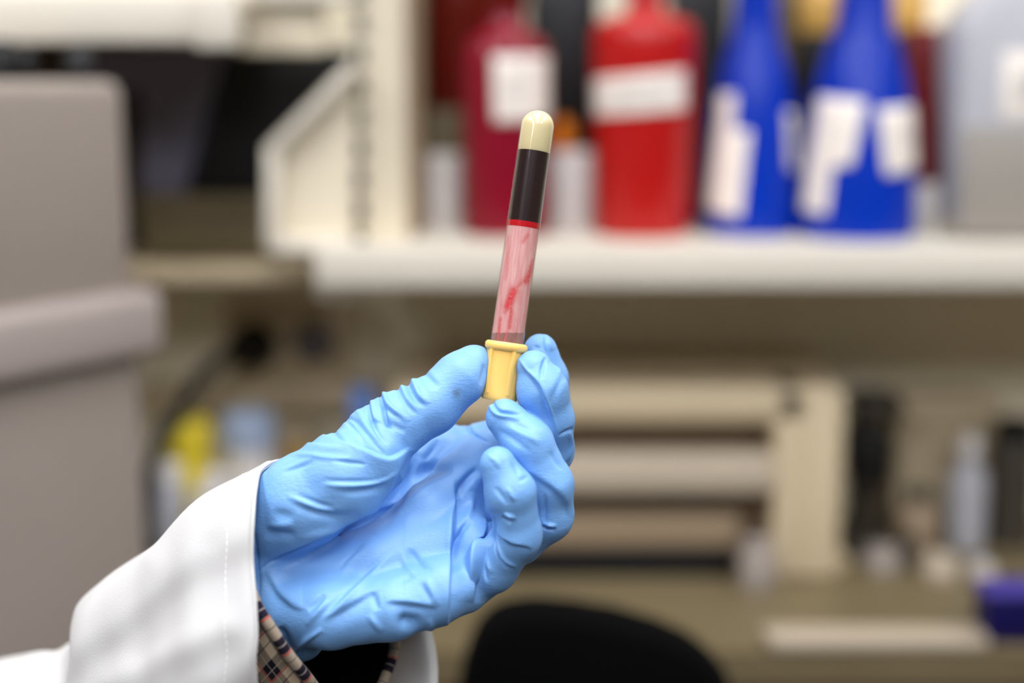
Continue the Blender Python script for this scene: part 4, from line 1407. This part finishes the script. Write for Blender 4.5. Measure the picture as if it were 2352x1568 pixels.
def clear_shell():
    m = bpy.data.materials.new('clear_tube_plastic')
    m.use_nodes = True
    nt = m.node_tree
    nt.nodes.remove(nt.nodes['Principled BSDF'])
    tr = nt.nodes.new('ShaderNodeBsdfTransparent')
    tr.inputs[0].default_value = (0.99, 0.985, 0.985, 1)
    gl = nt.nodes.new('ShaderNodeBsdfGlossy')
    gl.inputs['Roughness'].default_value = 0.03
    gl.inputs['Color'].default_value = (1, 1, 1, 1)
    fr = nt.nodes.new('ShaderNodeFresnel')
    fr.inputs['IOR'].default_value = 1.5
    n = nt.nodes.new('ShaderNodeTexNoise')
    n.inputs['Scale'].default_value = 120
    tc = nt.nodes.new('ShaderNodeTexCoord')
    nt.links.new(tc.outputs['Object'], n.inputs['Vector'])
    bp = nt.nodes.new('ShaderNodeBump')
    bp.inputs['Strength'].default_value = 0.02
    bp.inputs['Distance'].default_value = 0.0005
    nt.links.new(n.outputs['Fac'], bp.inputs['Height'])
    nt.links.new(bp.outputs['Normal'], gl.inputs['Normal'])
    mx = nt.nodes.new('ShaderNodeMixShader')
    cl = nt.nodes.new('ShaderNodeMath')
    cl.operation = 'MINIMUM'
    cl.inputs[1].default_value = 0.22
    nt.links.new(fr.outputs[0], cl.inputs[0])
    nt.links.new(cl.outputs[0], mx.inputs[0])
    nt.links.new(tr.outputs[0], mx.inputs[1])
    nt.links.new(gl.outputs[0], mx.inputs[2])
    nt.links.new(mx.outputs[0], nt.nodes['Material Output'].inputs[0])
    return m


M['shell'] = clear_shell()
lathe('tube_wall', dome(r_out, 0) + [(r_out, LEN * 0.98)], tipw, M['shell'], tube_t, n=96, axis=axw, cap=False)
ri = r_out - 0.00035
g1 = at_len(349)
b1 = at_len(513)
M['gel'] = mat('cream_separator_gel', (226, 212, 164), 0.35, var=0.03, vscale=90, sss=0.5)
lathe('gel', dome(ri, 0.0004) + [(ri, g1 - 0.0006), (ri * 0.97, g1)], tipw, M['gel'], tube_t, n=72, axis=axw)


def streak_mat(name, kind):
    m = bpy.data.materials.new(name)
    m.use_nodes = True
    nt = m.node_tree
    b = nt.nodes['Principled BSDF']
    tc = nt.nodes.new('ShaderNodeTexCoord')
    mp = nt.nodes.new('ShaderNodeMapping')
    nt.links.new(tc.outputs['UV'], mp.inputs['Vector'])
    n = nt.nodes.new('ShaderNodeTexNoise')
    nt.links.new(mp.outputs['Vector'], n.inputs['Vector'])
    n.inputs['Detail'].default_value = 5
    r = nt.nodes.new('ShaderNodeValToRGB')
    nt.links.new(n.outputs['Fac'], r.inputs['Fac'])
    if kind == 'blood':
        mp.inputs['Scale'].default_value = (38, 0.6, 1)
        n.inputs['Scale'].default_value = 1.0
        r.color_ramp.elements[0].position = 0.35
        r.color_ramp.elements[0].color = s2l((24, 6, 8)) + (1,)
        r.color_ramp.elements[1].position = 0.75
        r.color_ramp.elements[1].color = s2l((50, 24, 22)) + (1,)
        nt.links.new(r.outputs[0], b.inputs['Base Color'])
        b.inputs['Roughness'].default_value = 0.3
        return m
    # smeared film: milky pink with red runs
    mp.inputs['Scale'].default_value = (9, 1.6, 1)
    mp.inputs['Rotation'].default_value = (0, 0, 0.05)
    n.inputs['Scale'].default_value = 1.3
    r.color_ramp.elements[0].position = 0.30
    r.color_ramp.elements[0].color = s2l((238, 194, 188)) + (1,)
    r.color_ramp.elements[1].position = 0.78
    r.color_ramp.elements[1].color = s2l((224, 140, 138)) + (1,)
    at = nt.nodes.new('ShaderNodeAttribute')
    at.attribute_name = 'smear'
    n2 = nt.nodes.new('ShaderNodeTexNoise')
    mp2 = nt.nodes.new('ShaderNodeMapping')
    mp2.inputs['Scale'].default_value = (16, 12, 1)
    nt.links.new(tc.outputs['UV'], mp2.inputs['Vector'])
    nt.links.new(mp2.outputs['Vector'], n2.inputs['Vector'])
    n2.inputs['Scale'].default_value = 2.2
    n2.inputs['Detail'].default_value = 6
    mul = nt.nodes.new('ShaderNodeMath'); mul.operation = 'MULTIPLY'
    nt.links.new(at.outputs['Fac'], mul.inputs[0])
    ad = nt.nodes.new('ShaderNodeMapRange')
    nt.links.new(n2.outputs['Fac'], ad.inputs[0])
    ad.inputs[1].default_value = 0.3
    ad.inputs[2].default_value = 0.65
    ad.inputs[3].default_value = 0.5
    ad.inputs[4].default_value = 1.0
    nt.links.new(ad.outputs[0], mul.inputs[1])
    mx = nt.nodes.new('ShaderNodeMix'); mx.data_type = 'RGBA'
    nt.links.new(mul.outputs[0], mx.inputs['Factor'])
    nt.links.new(r.outputs[0], mx.inputs['A'])
    mx.inputs['B'].default_value = s2l((214, 10, 30)) + (1,)
    nt.links.new(mx.outputs['Result'], b.inputs['Base Color'])
    b.inputs['Roughness'].default_value = 0.35
    b.inputs['Subsurface Weight'].default_value = 0.2
    b.inputs['Subsurface Scale'].default_value = 0.002
    # the film is thin: part of what lies behind shows through it
    tr = nt.nodes.new('ShaderNodeBsdfTransparent')
    ms = nt.nodes.new('ShaderNodeMixShader')
    th = nt.nodes.new('ShaderNodeAttribute')
    th.attribute_name = 'film'
    nt.links.new(th.outputs['Fac'], ms.inputs[0])
    nt.links.new(tr.outputs[0], ms.inputs[1])
    nt.links.new(b.outputs[0], ms.inputs[2])
    nt.links.new(ms.outputs[0], nt.nodes['Material Output'].inputs[0])
    return m


def uv_tube(name, h0, h1, r, material, nseg=96, nrow=120, caps=True, attrs=None):
    u = axw.orthogonal().normalized()
    toward = (EYE - (tipw + axw * LEN * 0.5)).normalized()
    u = (toward - axw * toward.dot(axw)).normalized()
    w = axw.cross(u)
    vs, fs, uvs = [], [], []
    for i in range(nrow + 1):
        h = h0 + (h1 - h0) * i / nrow
        for k in range(nseg):
            a = 2 * math.pi * k / nseg
            vs.append(tuple(tipw + axw * h + (u * math.cos(a) + w * math.sin(a)) * r))
    for i in range(nrow):
        for k in range(nseg):
            k2 = (k + 1) % nseg
            fs.append((i * nseg + k, i * nseg + k2, (i + 1) * nseg + k2, (i + 1) * nseg + k))
    if caps:
        fs.append(tuple(range(nseg - 1, -1, -1)))
        fs.append(tuple(range(nrow * nseg, (nrow + 1) * nseg)))
    o = mk(name, vs, fs, material, tube_t, True, tipw)
    ul = o.data.uv_layers.new(name='tube')
    uvl = []
    for p in o.data.polygons:
        for li in p.loop_indices:
            i, k = divmod(o.data.loops[li].vertex_index, nseg)
            uvl += [0.5 + 0.5 * math.sin(2 * math.pi * k / nseg), (h0 + (h1 - h0) * i / nrow) * 40]
    ul.data.foreach_set('uv', uvl)
    o.data.set_sharp_from_angle(angle=math.radians(50))
    return o, vs


M['blood'] = streak_mat('dark_clotted_blood', 'blood')
uv_tube('blood', g1, b1, ri, M['blood'])
M['meniscus'] = mat('bright_blood_edge', (190, 14, 28), 0.25, var=0.1, vscale=300)
lathe('blood_edge', [(ri * 1.002, b1 - 0.0006), (ri * 1.004, b1 + 0.0004), (ri * 1.002, b1 + 0.0016)], tipw, M['meniscus'], tube_t, n=72, axis=axw, cap=False)
M['film'] = streak_mat('thin_blood_smear', 'film')
o, vs = uv_tube('blood_smear', b1 + 0.0012, LEN - 0.012, ri - 0.00005, M['film'], 128, 160, False)
Vw = np.array(vs)
Vc = ((Vw - E3) @ R3) / MM
Vc[:, 2] += FOCUS * 1000
q = to_px(Vc)
facing = np.clip(Vc[:, 2] / 3.0, 0, 1)
sm = np.zeros(len(q))
SMEARS = [  # px polyline, width, strength
    ([(1188, 512), (1214, 514), (1243, 520)], 5, 0.9),
    ([(1212, 540), (1202, 555)], 5, 0.6),
    ([(1238, 530), (1233, 580), (1226, 620)], 6, 0.9),
    ([(1228, 600), (1217, 630), (1208, 645)], 8, 1.0),
    ([(1210, 634), (1195, 652), (1180, 668)], 6, 0.6),
    ([(1180, 668), (1174, 684), (1166, 704)], 11, 1.1),
    ([(1172, 690), (1174, 720), (1170, 752)], 6, 0.8),
    ([(1168, 700), (1160, 715)], 7, 0.6),
    ([(1228, 640), (1220, 690), (1212, 745)], 8, 0.45),
    ([(1150, 730), (1148, 750), (1144, 780)], 4, 0.7),
    ([(1165, 762), (1160, 778), (1158, 788)], 4, 0.7),
    ([(1168, 545), (1165, 590), (1160, 640)], 5, 0.3),
]
for line, w, a in SMEARS:
    for (x0, y0), (x1, y1) in zip(line[:-1], line[1:]):
        dx, dy = x1 - x0, y1 - y0
        t = np.clip(((q[:, 0] - x0) * dx + (q[:, 1] - y0) * dy) / (dx * dx + dy * dy), 0, 1)
        e = np.hypot(q[:, 0] - x0 - t * dx, q[:, 1] - y0 - t * dy)
        sm = np.maximum(sm, a * np.exp(-(e / w) ** 2) * facing)
film = np.where(q[:, 1] < 764, 0.85, 0.32)
film = np.maximum(film, sm * 0.95)
film[Vc[:, 2] < 0] *= 0.6
for nm, arr in (('smear', sm), ('film', np.clip(film, 0, 1))):
    at_ = o.data.attributes.new(nm, 'FLOAT', 'POINT')
    at_.data.foreach_set('value', arr.astype(np.float32))

# yellow stopper: flanged collar with ribs, flaring slightly towards its end
hc = at_len(794)
rc0 = 42.0 / F_PX * FOCUS
rc1 = 38.0 / F_PX * FOCUS
rf = 49.0 / F_PX * FOCUS
lathe('stopper', [(r_out * 1.0, hc + 0.001), (rc0, hc + 0.001), (rc0, hc + 0.004), (rc0 * 0.97, LEN * 0.985), (rc0 * 0.99, LEN), (rc0 * 0.93, LEN + 0.0008), (0.001, LEN + 0.0008)],
      tipw, M['yellow_cap'], tube_t, n=80, axis=axw, cap=False)
lathe('flange', [(r_out * 1.01, hc - 0.0004), (rf - 0.0008, hc - 0.0014), (rf, hc - 0.0006), (rf, hc + 0.0010), (rf - 0.0006, hc + 0.0018), (rc0 * 0.99, hc + 0.0022)],
      tipw, M['yellow_cap'], tube_t, n=80, axis=axw, cap=False)
uu = axw.orthogonal().normalized()
toward = (EYE - (tipw + axw * LEN)).normalized()
uu = (toward - axw * toward.dot(axw)).normalized()
ww = axw.cross(uu)
if ww.x < 0:
    ww = -ww
for k in range(5):
    a_ = math.radians(72 * k + 27)
    base_dir = uu * math.cos(a_) + ww * math.sin(a_)
    side = axw.cross(base_dir).normalized()
    vs = []
    for h, rr, hw in ((hc + 0.0018, rc0 + 0.0009, 0.0009), (LEN * 0.985, rc0 + 0.0002, 0.0009)):
        c_ = tipw + axw * h
        vs += [c_ + base_dir * (rc0 - 0.001) - side * (hw + 0.0005), c_ + base_dir * rr - side * hw * 0.6, c_ + base_dir * rr + side * hw * 0.6, c_ + base_dir * (rc0 - 0.001) + side * (hw + 0.0005)]
    mk('rib', [tuple(v) for v in vs], [(0, 1, 5, 4), (1, 2, 6, 5), (2, 3, 7, 6), (3, 0, 4, 7), (3, 2, 1, 0), (4, 5, 6, 7)], M['yellow_cap'], tube_t)
